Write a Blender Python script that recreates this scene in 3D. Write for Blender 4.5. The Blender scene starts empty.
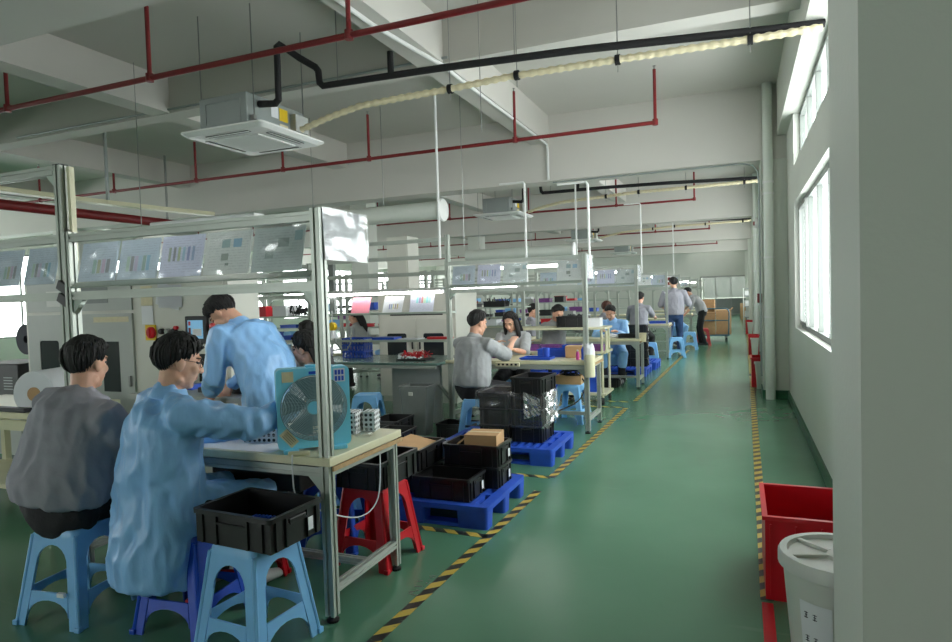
import bpy, bmesh, math, random
from mathutils import Vector as V, Matrix as M4, noise
PI = math.pi
sc = bpy.context.scene
COL = sc.collection
rnd = random.Random(7)

# ------------------------------------------------------------------ materials
def lin(c):
    c = c / 255.0
    return c / 12.92 if c <= .04045 else ((c + .055) / 1.055) ** 2.4
def rgb(r, g, b): return (lin(r), lin(g), lin(b), 1)
def mat(name, col, rough=.5, metal=0, var=.0, vscale=8, bump=0, bscale=60, emit=0, stretch=None, spec=.5, rvar=0, trans=0):
    m = bpy.data.materials.new(name); m.use_nodes = True
    n = m.node_tree.nodes; l = m.node_tree.links
    b = n['Principled BSDF']
    b.inputs['Base Color'].default_value = col
    b.inputs['Roughness'].default_value = rough
    b.inputs['Metallic'].default_value = metal
    b.inputs['Specular IOR Level'].default_value = spec
    if trans: b.inputs['Subsurface Weight'].default_value = trans; b.inputs['Subsurface Radius'].default_value = (.01, .004, .002)
    if emit:
        b.inputs['Emission Color'].default_value = col; b.inputs['Emission Strength'].default_value = emit
    tc = n.new('ShaderNodeTexCoord'); mp = n.new('ShaderNodeMapping')
    l.new(tc.outputs['Object'], mp.inputs['Vector'])
    if stretch: mp.inputs['Scale'].default_value = stretch
    if var or rvar:
        t = n.new('ShaderNodeTexNoise'); t.inputs['Scale'].default_value = vscale; t.inputs['Detail'].default_value = 5
        l.new(mp.outputs[0], t.inputs['Vector'])
        if var:
            r = n.new('ShaderNodeValToRGB')
            r.color_ramp.elements[0].position = .3; r.color_ramp.elements[1].position = .72
            r.color_ramp.elements[0].color = tuple(max(0, c * (1 - var)) for c in col[:3]) + (1,)
            r.color_ramp.elements[1].color = tuple(min(1, c * (1 + var)) for c in col[:3]) + (1,)
            l.new(t.outputs['Fac'], r.inputs['Fac']); l.new(r.outputs[0], b.inputs['Base Color'])
        if rvar:
            mr = n.new('ShaderNodeMapRange'); mr.inputs['To Min'].default_value = rough - rvar; mr.inputs['To Max'].default_value = rough + rvar
            l.new(t.outputs['Fac'], mr.inputs['Value']); l.new(mr.outputs[0], b.inputs['Roughness'])
    if bump:
        t2 = n.new('ShaderNodeTexNoise'); t2.inputs['Scale'].default_value = bscale; t2.inputs['Detail'].default_value = 4
        l.new(mp.outputs[0], t2.inputs['Vector'])
        bp = n.new('ShaderNodeBump'); bp.inputs['Strength'].default_value = bump; bp.inputs['Distance'].default_value = .02
        l.new(t2.outputs['Fac'], bp.inputs['Height']); l.new(bp.outputs[0], b.inputs['Normal'])
    return m
def clear(name, tint=(1, 1, 1, 1), gloss=.1, rough=.05, solid=None, solid_f=0):
    m = bpy.data.materials.new(name); m.use_nodes = True
    n = m.node_tree.nodes; l = m.node_tree.links; n.clear()
    o = n.new('ShaderNodeOutputMaterial'); t = n.new('ShaderNodeBsdfTransparent'); g = n.new('ShaderNodeBsdfGlossy'); mx = n.new('ShaderNodeMixShader')
    t.inputs[0].default_value = tint; g.inputs['Roughness'].default_value = rough
    if solid:
        d = n.new('ShaderNodeBsdfDiffuse'); d.inputs[0].default_value = solid; m2 = n.new('ShaderNodeMixShader'); m2.inputs[0].default_value = solid_f
        l.new(t.outputs[0], m2.inputs[1]); l.new(d.outputs[0], m2.inputs[2]); src = m2
        tc = n.new('ShaderNodeTexCoord'); ns = n.new('ShaderNodeTexNoise'); ns.inputs['Scale'].default_value = 4.5; ns.inputs['Detail'].default_value = 1
        bp = n.new('ShaderNodeBump'); bp.inputs['Strength'].default_value = .6; bp.inputs['Distance'].default_value = .05
        l.new(tc.outputs['Object'], ns.inputs['Vector']); l.new(ns.outputs['Fac'], bp.inputs['Height']); l.new(bp.outputs[0], g.inputs['Normal'])
    else: src = t
    mx.inputs[0].default_value = gloss
    l.new(src.outputs[0], mx.inputs[1]); l.new(g.outputs[0], mx.inputs[2]); l.new(mx.outputs[0], o.inputs[0])
    return m

MT = {}
MT['wall'] = mat('wall_paint', rgb(208, 211, 203), .6, var=.03, vscale=1.2, bump=.08, bscale=40)
MT['ceil'] = mat('ceiling_paint', rgb(198, 196, 190), .75, var=.03, vscale=.8)
MT['greenpaint'] = mat('green_skirting_paint', rgb(38, 96, 66), .4, var=.1)
MT['pipewhite'] = mat('white_pvc', rgb(214, 220, 212), .4, var=.02)
MT['redpipe'] = mat('red_pipe_paint', rgb(122, 26, 29), .45, var=.12, vscale=14)
MT['black_foam'] = mat('black_foam_lagging', rgb(24, 24, 26), .8, bump=.2)
MT['alu'] = mat('aluminium_profile', rgb(172, 178, 170), .38, metal=.35, var=.05, vscale=3)
MT['alu_paint'] = mat('grey_painted_steel', rgb(170, 182, 172), .4, metal=.2, var=.04)
MT['steel'] = mat('steel', rgb(150, 152, 150), .3, metal=.9)
MT['cream'] = mat('cream_laminate', rgb(214, 210, 178), .35, var=.05, vscale=5)
MT['creampaint'] = mat('cream_painted_pipe', rgb(206, 203, 170), .4, var=.03)
MT['woodstrip'] = mat('bare_chipboard_edge', rgb(176, 146, 104), .7, var=.2, vscale=40)
MT['acgrey'] = mat('galvanised_sheet', rgb(150, 158, 156), .45, metal=.35, var=.05, vscale=4)
MT['acwhite'] = mat('white_plastic', rgb(222, 224, 222), .4)
MT['dark'] = mat('dark_plastic', rgb(26, 27, 29), .5, var=.05)
MT['crate'] = mat('black_crate_plastic', rgb(24, 24, 25), .38, var=.15, vscale=9, bump=.03)
MT['lblue'] = mat('light_blue_plastic', rgb(126, 186, 236), .38, var=.05, vscale=9, trans=.05)
MT['dblue'] = mat('deep_blue_plastic', rgb(24, 76, 190), .35, var=.06, vscale=8)
MT['pblue'] = mat('pallet_blue_plastic', rgb(40, 84, 196), .5, var=.1, vscale=10)
MT['red'] = mat('red_plastic', rgb(200, 20, 36), .36, var=.06, vscale=9)
MT['fan'] = mat('sky_blue_fan_plastic', rgb(124, 212, 242), .35, var=.03)
MT['fanring'] = mat('grey_grille_wire', rgb(122, 152, 158), .5)
MT['fanblade'] = mat('smoky_fan_blade', rgb(84, 128, 138), .6)
MT['paper'] = mat('white_paper', rgb(226, 228, 232), .7, var=.02)
MT['pinkpaper'] = mat('pink_paper', rgb(228, 140, 158), .7)
MT['ltan'] = mat('beige_sticker', rgb(216, 206, 172), .6, var=.06, vscale=30)
MT['yellow'] = mat('yellow_plastic', rgb(224, 190, 24), .45)
MT['ink'] = mat('dark_ink', rgb(60, 62, 72), .7)
MT['card'] = mat('brown_cardboard', rgb(188, 150, 108), .75, var=.06, vscale=12)
MT['cardd'] = mat('worn_cardboard', rgb(168, 132, 92), .75, var=.1, vscale=12)
MT['machine'] = mat('machine_enamel', rgb(206, 206, 196), .4, var=.03, vscale=3)
MT['machined'] = mat('machine_grey_enamel', rgb(172, 176, 172), .4, var=.03)
MT['mwin'] = mat('smoked_window', rgb(44, 48, 52), .12)
MT['screen'] = mat('lit_touch_screen', rgb(110, 158, 190), .3, emit=.45)
MT['tube'] = mat('lit_fluorescent_tube', (1, .98, .95, 1), .4, emit=14)
MT['glassd'] = mat('green_rubber_mat', rgb(96, 124, 116), .25, var=.06)
MT['skin'] = mat('skin', rgb(218, 168, 142), .5, var=.05, vscale=30, trans=.1)
MT['lip'] = mat('lips', rgb(170, 100, 92), .5)
MT['eye'] = mat('dark_eye', rgb(28, 20, 18), .2)
MT['brow'] = mat('eyebrow', rgb(96, 72, 60), .8)
MT['hair'] = mat('black_hair', rgb(20, 18, 18), .62, var=.3, vscale=60, bump=.5, bscale=90, stretch=(1, 1, .25))
MT['hairb'] = mat('brown_hair', rgb(84, 48, 34), .45, var=.3, vscale=60, bump=.4, bscale=90, stretch=(1, 1, .25))
MT['grey'] = mat('grey_work_cotton', rgb(146, 146, 155), .85, var=.05, vscale=14, bump=.25, bscale=14)
MT['greyl'] = mat('pale_grey_work_cotton', rgb(166, 168, 170), .85, var=.05, vscale=14, bump=.25, bscale=14)
MT['smock'] = mat('blue_antistatic_smock', rgb(142, 192, 242), .4, var=.06, vscale=10, bump=.5, bscale=12, stretch=(1, 1, .45))
MT['trous'] = mat('black_trousers', rgb(26, 26, 30), .8, bump=.2)
MT['jeans'] = mat('blue_denim', rgb(44, 68, 108), .85, var=.12, vscale=20, bump=.2)
MT['shoe'] = mat('shoe', rgb(40, 40, 44), .6)
MT['shoew'] = mat('white_shoe', rgb(210, 210, 208), .6)
MT['rubber'] = mat('black_rubber', rgb(22, 22, 22), .7)
MT['trolley'] = mat('blue_grey_steel', rgb(74, 108, 124), .45, metal=.3)
MT['binwhite'] = mat('white_bin_plastic', rgb(206, 208, 202), .4, var=.03, trans=.1)
MT['bingrey'] = mat('grey_bin_plastic', rgb(128, 134, 132), .5, var=.05)
MT['purple'] = mat('purple_shrink_wrap', rgb(126, 70, 140), .4, var=.2, vscale=30)
MT['bluecell'] = mat('blue_cell_wrap', rgb(40, 110, 190), .3)
MT['pinkb'] = mat('pink_bottle', rgb(200, 70, 150), .4)
MT['wall_out'] = mat('pale_facade', rgb(190, 196, 196), .8)
MT['winframe'] = mat('window_aluminium', rgb(128, 134, 130), .5)
MT['glass'] = clear('window_glass', (.96, .98, .98, 1), .06, .02)
MT['sleeve'] = clear('plastic_sleeve', (.95, .97, .98, 1), .17, .16, (.8, .85, .9, 1), .12)
MT['wrap'] = clear('stretch_wrap', (.94, .95, .96, 1), .13, .16, (.8, .82, .84, 1), .05)
MT['wrapw'] = clear('bunched_wrap_highlight', (.96, .97, .97, 1), .3, .15, (.9, .92, .92, 1), .22)  # extra diffuse white stands for the highlights on the bunched film
MT['strip'] = clear('clear_pvc_strip', (.66, .68, .67, 1), .12, .15, (.5, .52, .52, 1), .55)
MT['bottle'] = clear('clear_plastic', (.75, .85, .95, 1), .15, .1, (.6, .75, .9, 1), .4)

def floor_mat():
    m = bpy.data.materials.new('green_epoxy'); m.use_nodes = True
    n = m.node_tree.nodes; l = m.node_tree.links; b = n['Principled BSDF']
    tc = n.new('ShaderNodeTexCoord')
    def noi(s, d=4, st=None, di=0):
        t = n.new('ShaderNodeTexNoise'); t.inputs['Scale'].default_value = s; t.inputs['Detail'].default_value = d; t.inputs['Distortion'].default_value = di
        if st:
            mp = n.new('ShaderNodeMapping'); mp.inputs['Scale'].default_value = st; mp.inputs['Rotation'].default_value = (0, 0, .5); l.new(tc.outputs['Object'], mp.inputs['Vector']); l.new(mp.outputs[0], t.inputs['Vector'])
        else: l.new(tc.outputs['Object'], t.inputs['Vector'])
        return t
    r = n.new('ShaderNodeValToRGB'); a = noi(.9, 6)
    r.color_ramp.elements[0].position = .35; r.color_ramp.elements[1].position = .7
    r.color_ramp.elements[0].color = rgb(80, 126, 100); r.color_ramp.elements[1].color = rgb(89, 136, 109)
    l.new(a.outputs['Fac'], r.inputs['Fac'])
    s = noi(2.2, 12, (1, 9, 1), .4)                       # pale scuffs
    sr = n.new('ShaderNodeValToRGB'); sr.color_ramp.elements[0].position = .68; sr.color_ramp.elements[1].position = .86
    sr.color_ramp.elements[0].color = (0, 0, 0, 1); sr.color_ramp.elements[1].color = (.35, .35, .35, 1)
    l.new(s.outputs['Fac'], sr.inputs['Fac'])
    mx = n.new('ShaderNodeMix'); mx.data_type = 'RGBA'
    l.new(sr.outputs[0], mx.inputs[0]); l.new(r.outputs[0], mx.inputs[6]); mx.inputs[7].default_value = rgb(140, 165, 148)
    l.new(mx.outputs[2], b.inputs['Base Color'])
    q = noi(5, 6); mr = n.new('ShaderNodeMapRange'); mr.inputs['To Min'].default_value = .2; mr.inputs['To Max'].default_value = .27
    l.new(q.outputs['Fac'], mr.inputs['Value']); l.new(mr.outputs[0], b.inputs['Roughness'])
    bp = n.new('ShaderNodeBump'); bp.inputs['Strength'].default_value = .006; bp.inputs['Distance'].default_value = .02
    w = noi(5, 2); l.new(w.outputs['Fac'], bp.inputs['Height']); l.new(bp.outputs[0], b.inputs['Normal'])
    return m
MT['floor'] = floor_mat()
def stripe_mat():
    m = bpy.data.materials.new('hazard_tape'); m.use_nodes = True
    n = m.node_tree.nodes; l = m.node_tree.links; b = n['Principled BSDF']; b.inputs['Roughness'].default_value = .45
    tc = n.new('ShaderNodeTexCoord'); sp = n.new('ShaderNodeSeparateXYZ'); l.new(tc.outputs['UV'], sp.inputs[0])
    def mth(op, a, bb):
        x = n.new('ShaderNodeMath'); x.operation = op
        for i, v in enumerate((a, bb)):
            if isinstance(v, (int, float)): x.inputs[i].default_value = v
            else: l.new(v, x.inputs[i])
        return x.outputs[0]
    s = mth('ADD', sp.outputs[0], sp.outputs[1]); s = mth('MULTIPLY', s, 1 / .16); s = mth('FRACT', s, 0); s = mth('GREATER_THAN', s, .5)
    t = n.new('ShaderNodeTexNoise'); t.inputs['Scale'].default_value = 30; t.inputs['Detail'].default_value = 6; l.new(tc.outputs['Object'], t.inputs['Vector'])
    w = mth('GREATER_THAN', t.outputs['Fac'], .63)
    mx = n.new('ShaderNodeMix'); mx.data_type = 'RGBA'; l.new(s, mx.inputs[0]); mx.inputs[6].default_value = rgb(34, 37, 35); mx.inputs[7].default_value = rgb(196, 172, 74)
    m2 = n.new('ShaderNodeMix'); m2.data_type = 'RGBA'; l.new(mth('MULTIPLY', w, .5), m2.inputs[0]); l.new(mx.outputs[2], m2.inputs[6]); m2.inputs[7].default_value = rgb(90, 120, 95)
    l.new(m2.outputs[2], b.inputs['Base Color'])
    return m
MT['tape'] = stripe_mat()
def dots_mat():
    m = bpy.data.materials.new('cell_holder_holes'); m.use_nodes = True
    n = m.node_tree.nodes; l = m.node_tree.links; b = n['Principled BSDF']; b.inputs['Roughness'].default_value = .5
    tc = n.new('ShaderNodeTexCoord')
    def mth(op, a, bb=0):
        x = n.new('ShaderNodeMath'); x.operation = op
        for i, v in enumerate((a, bb)):
            if isinstance(v, (int, float)): x.inputs[i].default_value = v
            else: l.new(v, x.inputs[i])
        return x.outputs[0]
    s1 = n.new('ShaderNodeSeparateXYZ'); s2 = n.new('ShaderNodeSeparateXYZ'); l.new(tc.outputs['Object'], s1.inputs[0]); l.new(tc.outputs['Normal'], s2.inputs[0])
    fx = mth('GREATER_THAN', mth('ABSOLUTE', s2.outputs[0]), .5); fz = mth('GREATER_THAN', mth('ABSOLUTE', s2.outputs[2]), .5)
    def pick(a, bb, f): return mth('ADD', mth('MULTIPLY', a, mth('SUBTRACT', 1, f)), mth('MULTIPLY', bb, f))
    u = pick(s1.outputs[0], s1.outputs[1], fx); v = pick(s1.outputs[2], s1.outputs[1], fz)
    du = mth('SUBTRACT', mth('FRACT', mth('MULTIPLY', u, 38)), .5); dv = mth('SUBTRACT', mth('FRACT', mth('MULTIPLY', v, 38)), .5)
    c = n.new('ShaderNodeMath'); c.operation = 'LESS_THAN'; c.inputs[1].default_value = .1; l.new(mth('ADD', mth('MULTIPLY', du, du), mth('MULTIPLY', dv, dv)), c.inputs[0])
    mx = n.new('ShaderNodeMix'); mx.data_type = 'RGBA'; l.new(c.outputs[0], mx.inputs[0]); mx.inputs[6].default_value = rgb(216, 220, 222); mx.inputs[7].default_value = rgb(30, 32, 34)
    l.new(mx.outputs[2], b.inputs['Base Color'])
    return m
MT['dots'] = dots_mat()
def sheet_mat(name, paper, cols):
    """printed work instruction: faint text rows and a band of coloured columns, drawn on the sheet's own UV"""
    m = bpy.data.materials.new(name); m.use_nodes = True
    n = m.node_tree.nodes; l = m.node_tree.links; b = n['Principled BSDF']; b.inputs['Roughness'].default_value = .35
    tc = n.new('ShaderNodeTexCoord'); sp = n.new('ShaderNodeSeparateXYZ'); l.new(tc.outputs['UV'], sp.inputs[0])
    def mth(op, a, bb=0):
        x = n.new('ShaderNodeMath'); x.operation = op
        for i, v in enumerate((a, bb)):
            if isinstance(v, (int, float)): x.inputs[i].default_value = v
            else: l.new(v, x.inputs[i])
        return x.outputs[0]
    u, v = sp.outputs[0], sp.outputs[1]
    def band(x, a, c): return mth('MULTIPLY', mth('GREATER_THAN', x, a), mth('LESS_THAN', x, c))
    cur = None
    rows = mth('GREATER_THAN', mth('FRACT', mth('MULTIPLY', v, 16)), .6)
    nz = n.new('ShaderNodeTexNoise'); nz.inputs['Scale'].default_value = 24; l.new(tc.outputs['UV'], nz.inputs['Vector'])
    txt = mth('MULTIPLY', mth('MULTIPLY', rows, mth('GREATER_THAN', nz.outputs['Fac'], .48)), mth('MULTIPLY', band(u, .07, .93), band(v, .07, .93)))
    mx = n.new('ShaderNodeMix'); mx.data_type = 'RGBA'; l.new(mth('MULTIPLY', txt, .22), mx.inputs[0]); mx.inputs[6].default_value = paper; mx.inputs[7].default_value = rgb(70, 74, 90)
    cur = mx.outputs[2]
    for (u0, u1, v0, v1, c) in cols:
        q = n.new('ShaderNodeMix'); q.data_type = 'RGBA'; l.new(mth('MULTIPLY', band(u, u0, u1), band(v, v0, v1)), q.inputs[0]); l.new(cur, q.inputs[6]); q.inputs[7].default_value = c; cur = q.outputs[2]
    l.new(cur, b.inputs['Base Color'])
    tl = n.new('ShaderNodeBsdfTranslucent'); ms = n.new('ShaderNodeMixShader'); ms.inputs[0].default_value = .45
    l.new(cur, tl.inputs[0]); l.new(b.outputs[0], ms.inputs[1]); l.new(tl.outputs[0], ms.inputs[2]); l.new(ms.outputs[0], n['Material Output'].inputs[0])
    return m
def bars(u0, w, g, v0, v1, cs): return [(u0 + i * (w + g), u0 + i * (w + g) + w, v0, v1, rgb(*c)) for i, c in enumerate(tuple(.62 * a_ + .38 * 205 for a_ in c_) for c_ in cs)]
PA = rgb(188, 202, 216)
SH = [sheet_mat('sheet_green_bars', PA, bars(.35, .09, .03, .2, .55, [(120, 170, 150), (150, 160, 110), (190, 150, 190), (96, 100, 110)])),
      sheet_mat('sheet_many_bars', PA, bars(.2, .08, .02, .2, .58, [(150, 190, 160), (96, 96, 100), (180, 160, 200), (150, 190, 220), (110, 150, 130), (90, 160, 200)])),
      sheet_mat('sheet_thin_bars', rgb(200, 204, 226), bars(.18, .06, .05, .38, .72, [(120, 140, 110), (90, 90, 100), (150, 170, 110), (120, 170, 200), (90, 100, 170), (100, 130, 180)])),
      sheet_mat('sheet_photos', rgb(218, 222, 218), [(.35, .53, .62, .82, rgb(150, 175, 175)), (.6, .78, .62, .82, rgb(140, 180, 205)), (.36, .52, .32, .48, rgb(150, 160, 150)), (.46, .54, .2, .26, rgb(130, 140, 135))]),
      sheet_mat('sheet_grey_photos', rgb(196, 206, 204), [(.48, .7, .55, .75, rgb(140, 155, 150)), (.25, .42, .3, .46, rgb(150, 165, 160)), (.8, .95, .68, .9, rgb(150, 180, 185))])]
SHP = [sheet_mat('page_slim_bars', rgb(224, 226, 232), bars(.3, .05, .05, .2, .52, [(70, 80, 170), (80, 130, 190), (190, 180, 90), (70, 60, 60), (190, 160, 60)])),
       sheet_mat('page_wide_bars', rgb(206, 210, 226), bars(.25, .09, .012, .45, .82, [(90, 190, 190), (120, 100, 160), (170, 80, 80), (150, 200, 150), (90, 190, 190), (130, 190, 190)])),
       sheet_mat('page_text', rgb(220, 222, 226), [])]

# ------------------------------------------------------------------ mesh builder
def smooth_path(pts, n=6):
    P = [V(p) for p in pts]; P = [P[0]] + P + [P[-1]]; out = []
    for a, b, c, d in zip(P, P[1:], P[2:], P[3:]):
        for i in range(n):
            t = i / n; out.append(.5 * ((2 * b) + (c - a) * t + (2 * a - 5 * b + 4 * c - d) * t * t + (3 * b - a - 3 * c + d) * t ** 3))
    return out + [P[-1]]
class MB:
    def __init__(s): s.bm = bmesh.new()
    def box(s, c, sz, rot=None, bev=0):
        m = M4.Translation(V(c)) @ (rot.to_4x4() if rot else M4.Identity(4)) @ M4.Diagonal((sz[0], sz[1], sz[2], 1))
        r = bmesh.ops.create_cube(s.bm, size=1, matrix=m)
        if bev:
            es = list({e for v in r['verts'] for e in v.link_edges})
            bmesh.ops.bevel(s.bm, geom=es, offset=bev, segments=2, affect='EDGES', profile=.5)
        return s
    def bx(s, a, b, bev=0): return s.box([(a[i] + b[i]) / 2 for i in range(3)], [abs(b[i] - a[i]) for i in range(3)], None, bev)
    def loft(s, rings, cap=True, close=True):
        vs = [[s.bm.verts.new(p) for p in r] for r in rings]
        n = len(vs[0])
        for a, b in zip(vs, vs[1:]):
            for i in range(n if close else n - 1):
                j = (i + 1) % n
                try: s.bm.faces.new((a[i], a[j], b[j], b[i]))
                except ValueError: pass
        if cap:
            for r in (vs[0][::-1], vs[-1]):
                try: s.bm.faces.new(r)
                except ValueError: pass
        return s
    def tube(s, pts, r, n=8, cap=True):
        pts = [V(p) for p in pts]; rings = []; N = None
        for i, p in enumerate(pts):
            t = ((pts[i + 1] - p).normalized() if i < len(pts) - 1 else V((0, 0, 0))) + ((p - pts[i - 1]).normalized() if i else V((0, 0, 0)))
            if t.length < 1e-6: t = V((0, 0, 1))
            t.normalize()
            if N is None: N = t.orthogonal().normalized()
            N = (N - t * N.dot(t)); N = N.normalized() if N.length > 1e-6 else t.orthogonal().normalized()
            B = t.cross(N); rr = r[i] if isinstance(r, (list, tuple)) else r
            rings.append([p + (N * math.cos(2 * PI * k / n) + B * math.sin(2 * PI * k / n)) * rr for k in range(n)])
        return s.loft(rings, cap)
    def cyl(s, a, b, r, n=12, r2=None): return s.tube([a, b], [r, r if r2 is None else r2], n)
    def lathe(s, prof, c=(0, 0, 0), n=24, rot=None):
        c = V(c); rings = []
        for r, z in prof:
            ring = []
            for k in range(n):
                p = V((r * math.cos(2 * PI * k / n), r * math.sin(2 * PI * k / n), z))
                ring.append(c + (rot @ p if rot else p))
            rings.append(ring)
        return s.loft(rings)
    def ell(s, c, r, rot=None, n=12):
        m = M4.Translation(V(c)) @ (rot.to_4x4() if rot else M4.Identity(4)) @ M4.Diagonal((r[0], r[1], r[2], 1))
        bmesh.ops.create_uvsphere(s.bm, u_segments=n, v_segments=max(6, n * 2 // 3), radius=1, matrix=m); return s
    def limb(s, pts, rad, side=None, n=12, flat=1.0):
        """closed tapered tube with rounded ends; rad: r or (r_side, r_other)"""
        pts = [V(p) for p in pts]
        rad = [(r, r) if not isinstance(r, tuple) else r for r in rad]
        P, R = [], []
        t0 = (pts[1] - pts[0]).normalized(); t1 = (pts[-1] - pts[-2]).normalized()
        for f, g in ((.98, .2), (.8, .6), (.4, .92)): g = 1 - (1 - g) * (.4 + .6 * flat) if f < .9 else g; P.append(pts[0] - t0 * min(rad[0]) * f * flat); R.append((rad[0][0] * g, rad[0][1] * g))
        P += pts; R += rad
        for f, g in ((.4, .92), (.8, .6), (.98, .2)): P.append(pts[-1] + t1 * min(rad[-1]) * f); R.append((rad[-1][0] * g, rad[-1][1] * g))
        rings = []; N = V(side) if side is not None else None
        for i, p in enumerate(P):
            t = (P[min(i + 1, len(P) - 1)] - P[max(i - 1, 0)]).normalized()
            if N is None: N = t.orthogonal().normalized()
            N2 = N - t * N.dot(t); N2 = N2.normalized() if N2.length > 1e-5 else t.orthogonal().normalized()
            N = N2; B = t.cross(N2)
            rings.append([p + N2 * math.cos(2 * PI * k / n) * R[i][0] + B * math.sin(2 * PI * k / n) * R[i][1] for k in range(n)])
        return s.loft(rings)
    def quad(s, a, b, c, d):
        f = s.bm.faces.new([s.bm.verts.new(p) for p in (a, b, c, d)])
        uv = s.bm.loops.layers.uv.verify()
        for lp, t in zip(f.loops, ((0, 0), (1, 0), (1, 1), (0, 1))): lp[uv].uv = t
        return s
    def cut(s, outer, holes, th, mtx):
        """flat plate with holes, thickness th, placed by mtx (plate lies in local XY, thickness along Z)"""
        cu = bpy.data.curves.new('t', 'CURVE'); cu.dimensions = '2D'; cu.fill_mode = 'BOTH'; cu.extrude = th / 2
        for poly in [outer] + holes:
            sp = cu.splines.new('POLY'); sp.points.add(len(poly) - 1); sp.use_cyclic_u = True
            for q, (x, y) in zip(sp.points, poly): q.co = (x, y, 0, 1)
        ob = bpy.data.objects.new('t', cu); COL.objects.link(ob)
        dg = bpy.context.evaluated_depsgraph_get(); me = bpy.data.meshes.new_from_object(ob.evaluated_get(dg))
        me.transform(mtx); s.bm.from_mesh(me)
        bpy.data.objects.remove(ob); bpy.data.curves.remove(cu); bpy.data.meshes.remove(me)
        return s
    def prof(s, a, b, w=.04, h=None):
        """aluminium profile: square bar with a groove down each face"""
        a, b = V(a), V(b); t = (b - a).normalized(); h = h or w
        N = V((0, 0, 1)) if abs(t.z) < .9 else V((1, 0, 0)); N = (N - t * N.dot(t)).normalized(); B = t.cross(N)
        g, d = w * .14, w * .16
        x, y = w / 2, h / 2
        pl = [(-x, -y), (-g, -y), (-g, -y + d), (g, -y + d), (g, -y), (x, -y), (x, -g), (x - d, -g), (x - d, g), (x, g), (x, y), (g, y), (g, y - d), (-g, y - d), (-g, y), (-x, y), (-x, g), (-x + d, g), (-x + d, -g), (-x, -g)]
        return s.loft([[p + B * u + N * v for u, v in pl] for p in (a, b)])
    def build(s, name, m, parent=None, loc=None, smooth=False, remesh=0, sm=0, wr=0, wrs=(9, 9, 5), rotz=0):
        me = bpy.data.meshes.new(name)
        bmesh.ops.recalc_face_normals(s.bm, faces=s.bm.faces[:])
        s.bm.to_mesh(me); s.bm.free()
        o = bpy.data.objects.new(name, me); COL.objects.link(o)
        ms = m if isinstance(m, list) else [m]
        if remesh:
            md = o.modifiers.new('r', 'REMESH'); md.mode = 'VOXEL'; md.voxel_size = remesh
            if sm:
                md = o.modifiers.new('s', 'SMOOTH'); md.iterations = sm; md.factor = .5
            dg = bpy.context.evaluated_depsgraph_get(); me2 = bpy.data.meshes.new_from_object(o.evaluated_get(dg))
            o.modifiers.clear(); o.data = me2; bpy.data.meshes.remove(me); me = me2; me.name = name
            if wr:
                ns = [v.normal.copy() for v in me.vertices]
                for v, q in zip(me.vertices, ns):
                    p = V((v.co.x * wrs[0], v.co.y * wrs[1], v.co.z * wrs[2]))
                    f = noise.noise(p) + .5 * noise.noise(p * 2.1)
                    f = 1 - 2 * abs(f)                        # ridged: folds
                    v.co += q * wr * (f - .5)
        me.materials.clear()
        for x in ms: me.materials.append(MT[x] if isinstance(x, str) else x)
        if smooth or remesh:
            for p in me.polygons: p.use_smooth = True
            if not remesh:
                try: me.set_sharp_from_angle(angle=.7)
                except Exception: pass
        if parent: o.parent = parent
        if loc is not None: o.location = loc
        if rotz: o.rotation_euler = (0, 0, rotz)
        return o
def RZ(a): return M4.Rotation(a, 3, 'Z')
def tag(o, label, cat, group=None, kind=None):
    o['label'] = label; o['category'] = cat
    if group: o['group'] = group
    if kind: o['kind'] = kind
    return o
def thing(name, label, cat, loc=(0, 0, 0), rotz=0, group=None):
    o = bpy.data.objects.new(name, None); COL.objects.link(o); o.empty_display_size = .05
    o.location = loc; o.rotation_euler = (0, 0, rotz)
    return tag(o, label, cat, group)
def struct(o): o['kind'] = 'structure'; return o
def dup(o, loc=None, rotz=None, label=None, group=None, parent=None):
    c = o.copy(); COL.objects.link(c)
    if parent: c.parent = parent
    if loc is not None: c.location = loc
    if rotz is not None: c.rotation_euler = (0, 0, rotz)
    if label: c['label'] = label
    if group: c['group'] = group
    for ch in list(o.children): dup(ch, parent=c)
    return c
def recolor(o, a, b):
    for x in [o] + list(o.children_recursive):
        if x.type == 'MESH' and any(m == MT[a] for m in x.data.materials):
            x.data = x.data.copy()
            for i, m in enumerate(x.data.materials):
                if m == MT[a]: x.data.materials[i] = MT[b]
def arc(cx, cy, r, a0, a1, n=8): return [(cx + r * math.cos(a0 + (a1 - a0) * i / n), cy + r * math.sin(a0 + (a1 - a0) * i / n)) for i in range(n + 1)]
def rrect(x0, y0, x1, y1, r, n=4):
    return arc(x1 - r, y0 + r, r, -PI / 2, 0, n) + arc(x1 - r, y1 - r, r, 0, PI / 2, n) + arc(x0 + r, y1 - r, r, PI / 2, PI, n) + arc(x0 + r, y0 + r, r, PI, 1.5 * PI, n)
# ------------------------------------------------------------------ camera
F = 643.578
r_, d_, f_ = V(((0.924844, 0.379116, -0.030566))), V(((-0.014174, -0.045953, -0.998843))), V(((-0.380082, 0.924207, -0.037126)))
cam = bpy.data.cameras.new('camera'); co = bpy.data.objects.new('camera', cam); COL.objects.link(co)
cam.sensor_width = 36; cam.lens = 36 * F / 952; cam.clip_start = .02; cam.clip_end = 200
mw = M4.Identity(4)
for i in range(3): mw[i][0] = r_[i]; mw[i][1] = -d_[i]; mw[i][2] = -f_[i]
mw[0][3], mw[1][3], mw[2][3] = 0, 0, 1.5
co.matrix_world = mw; sc.camera = co

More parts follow.
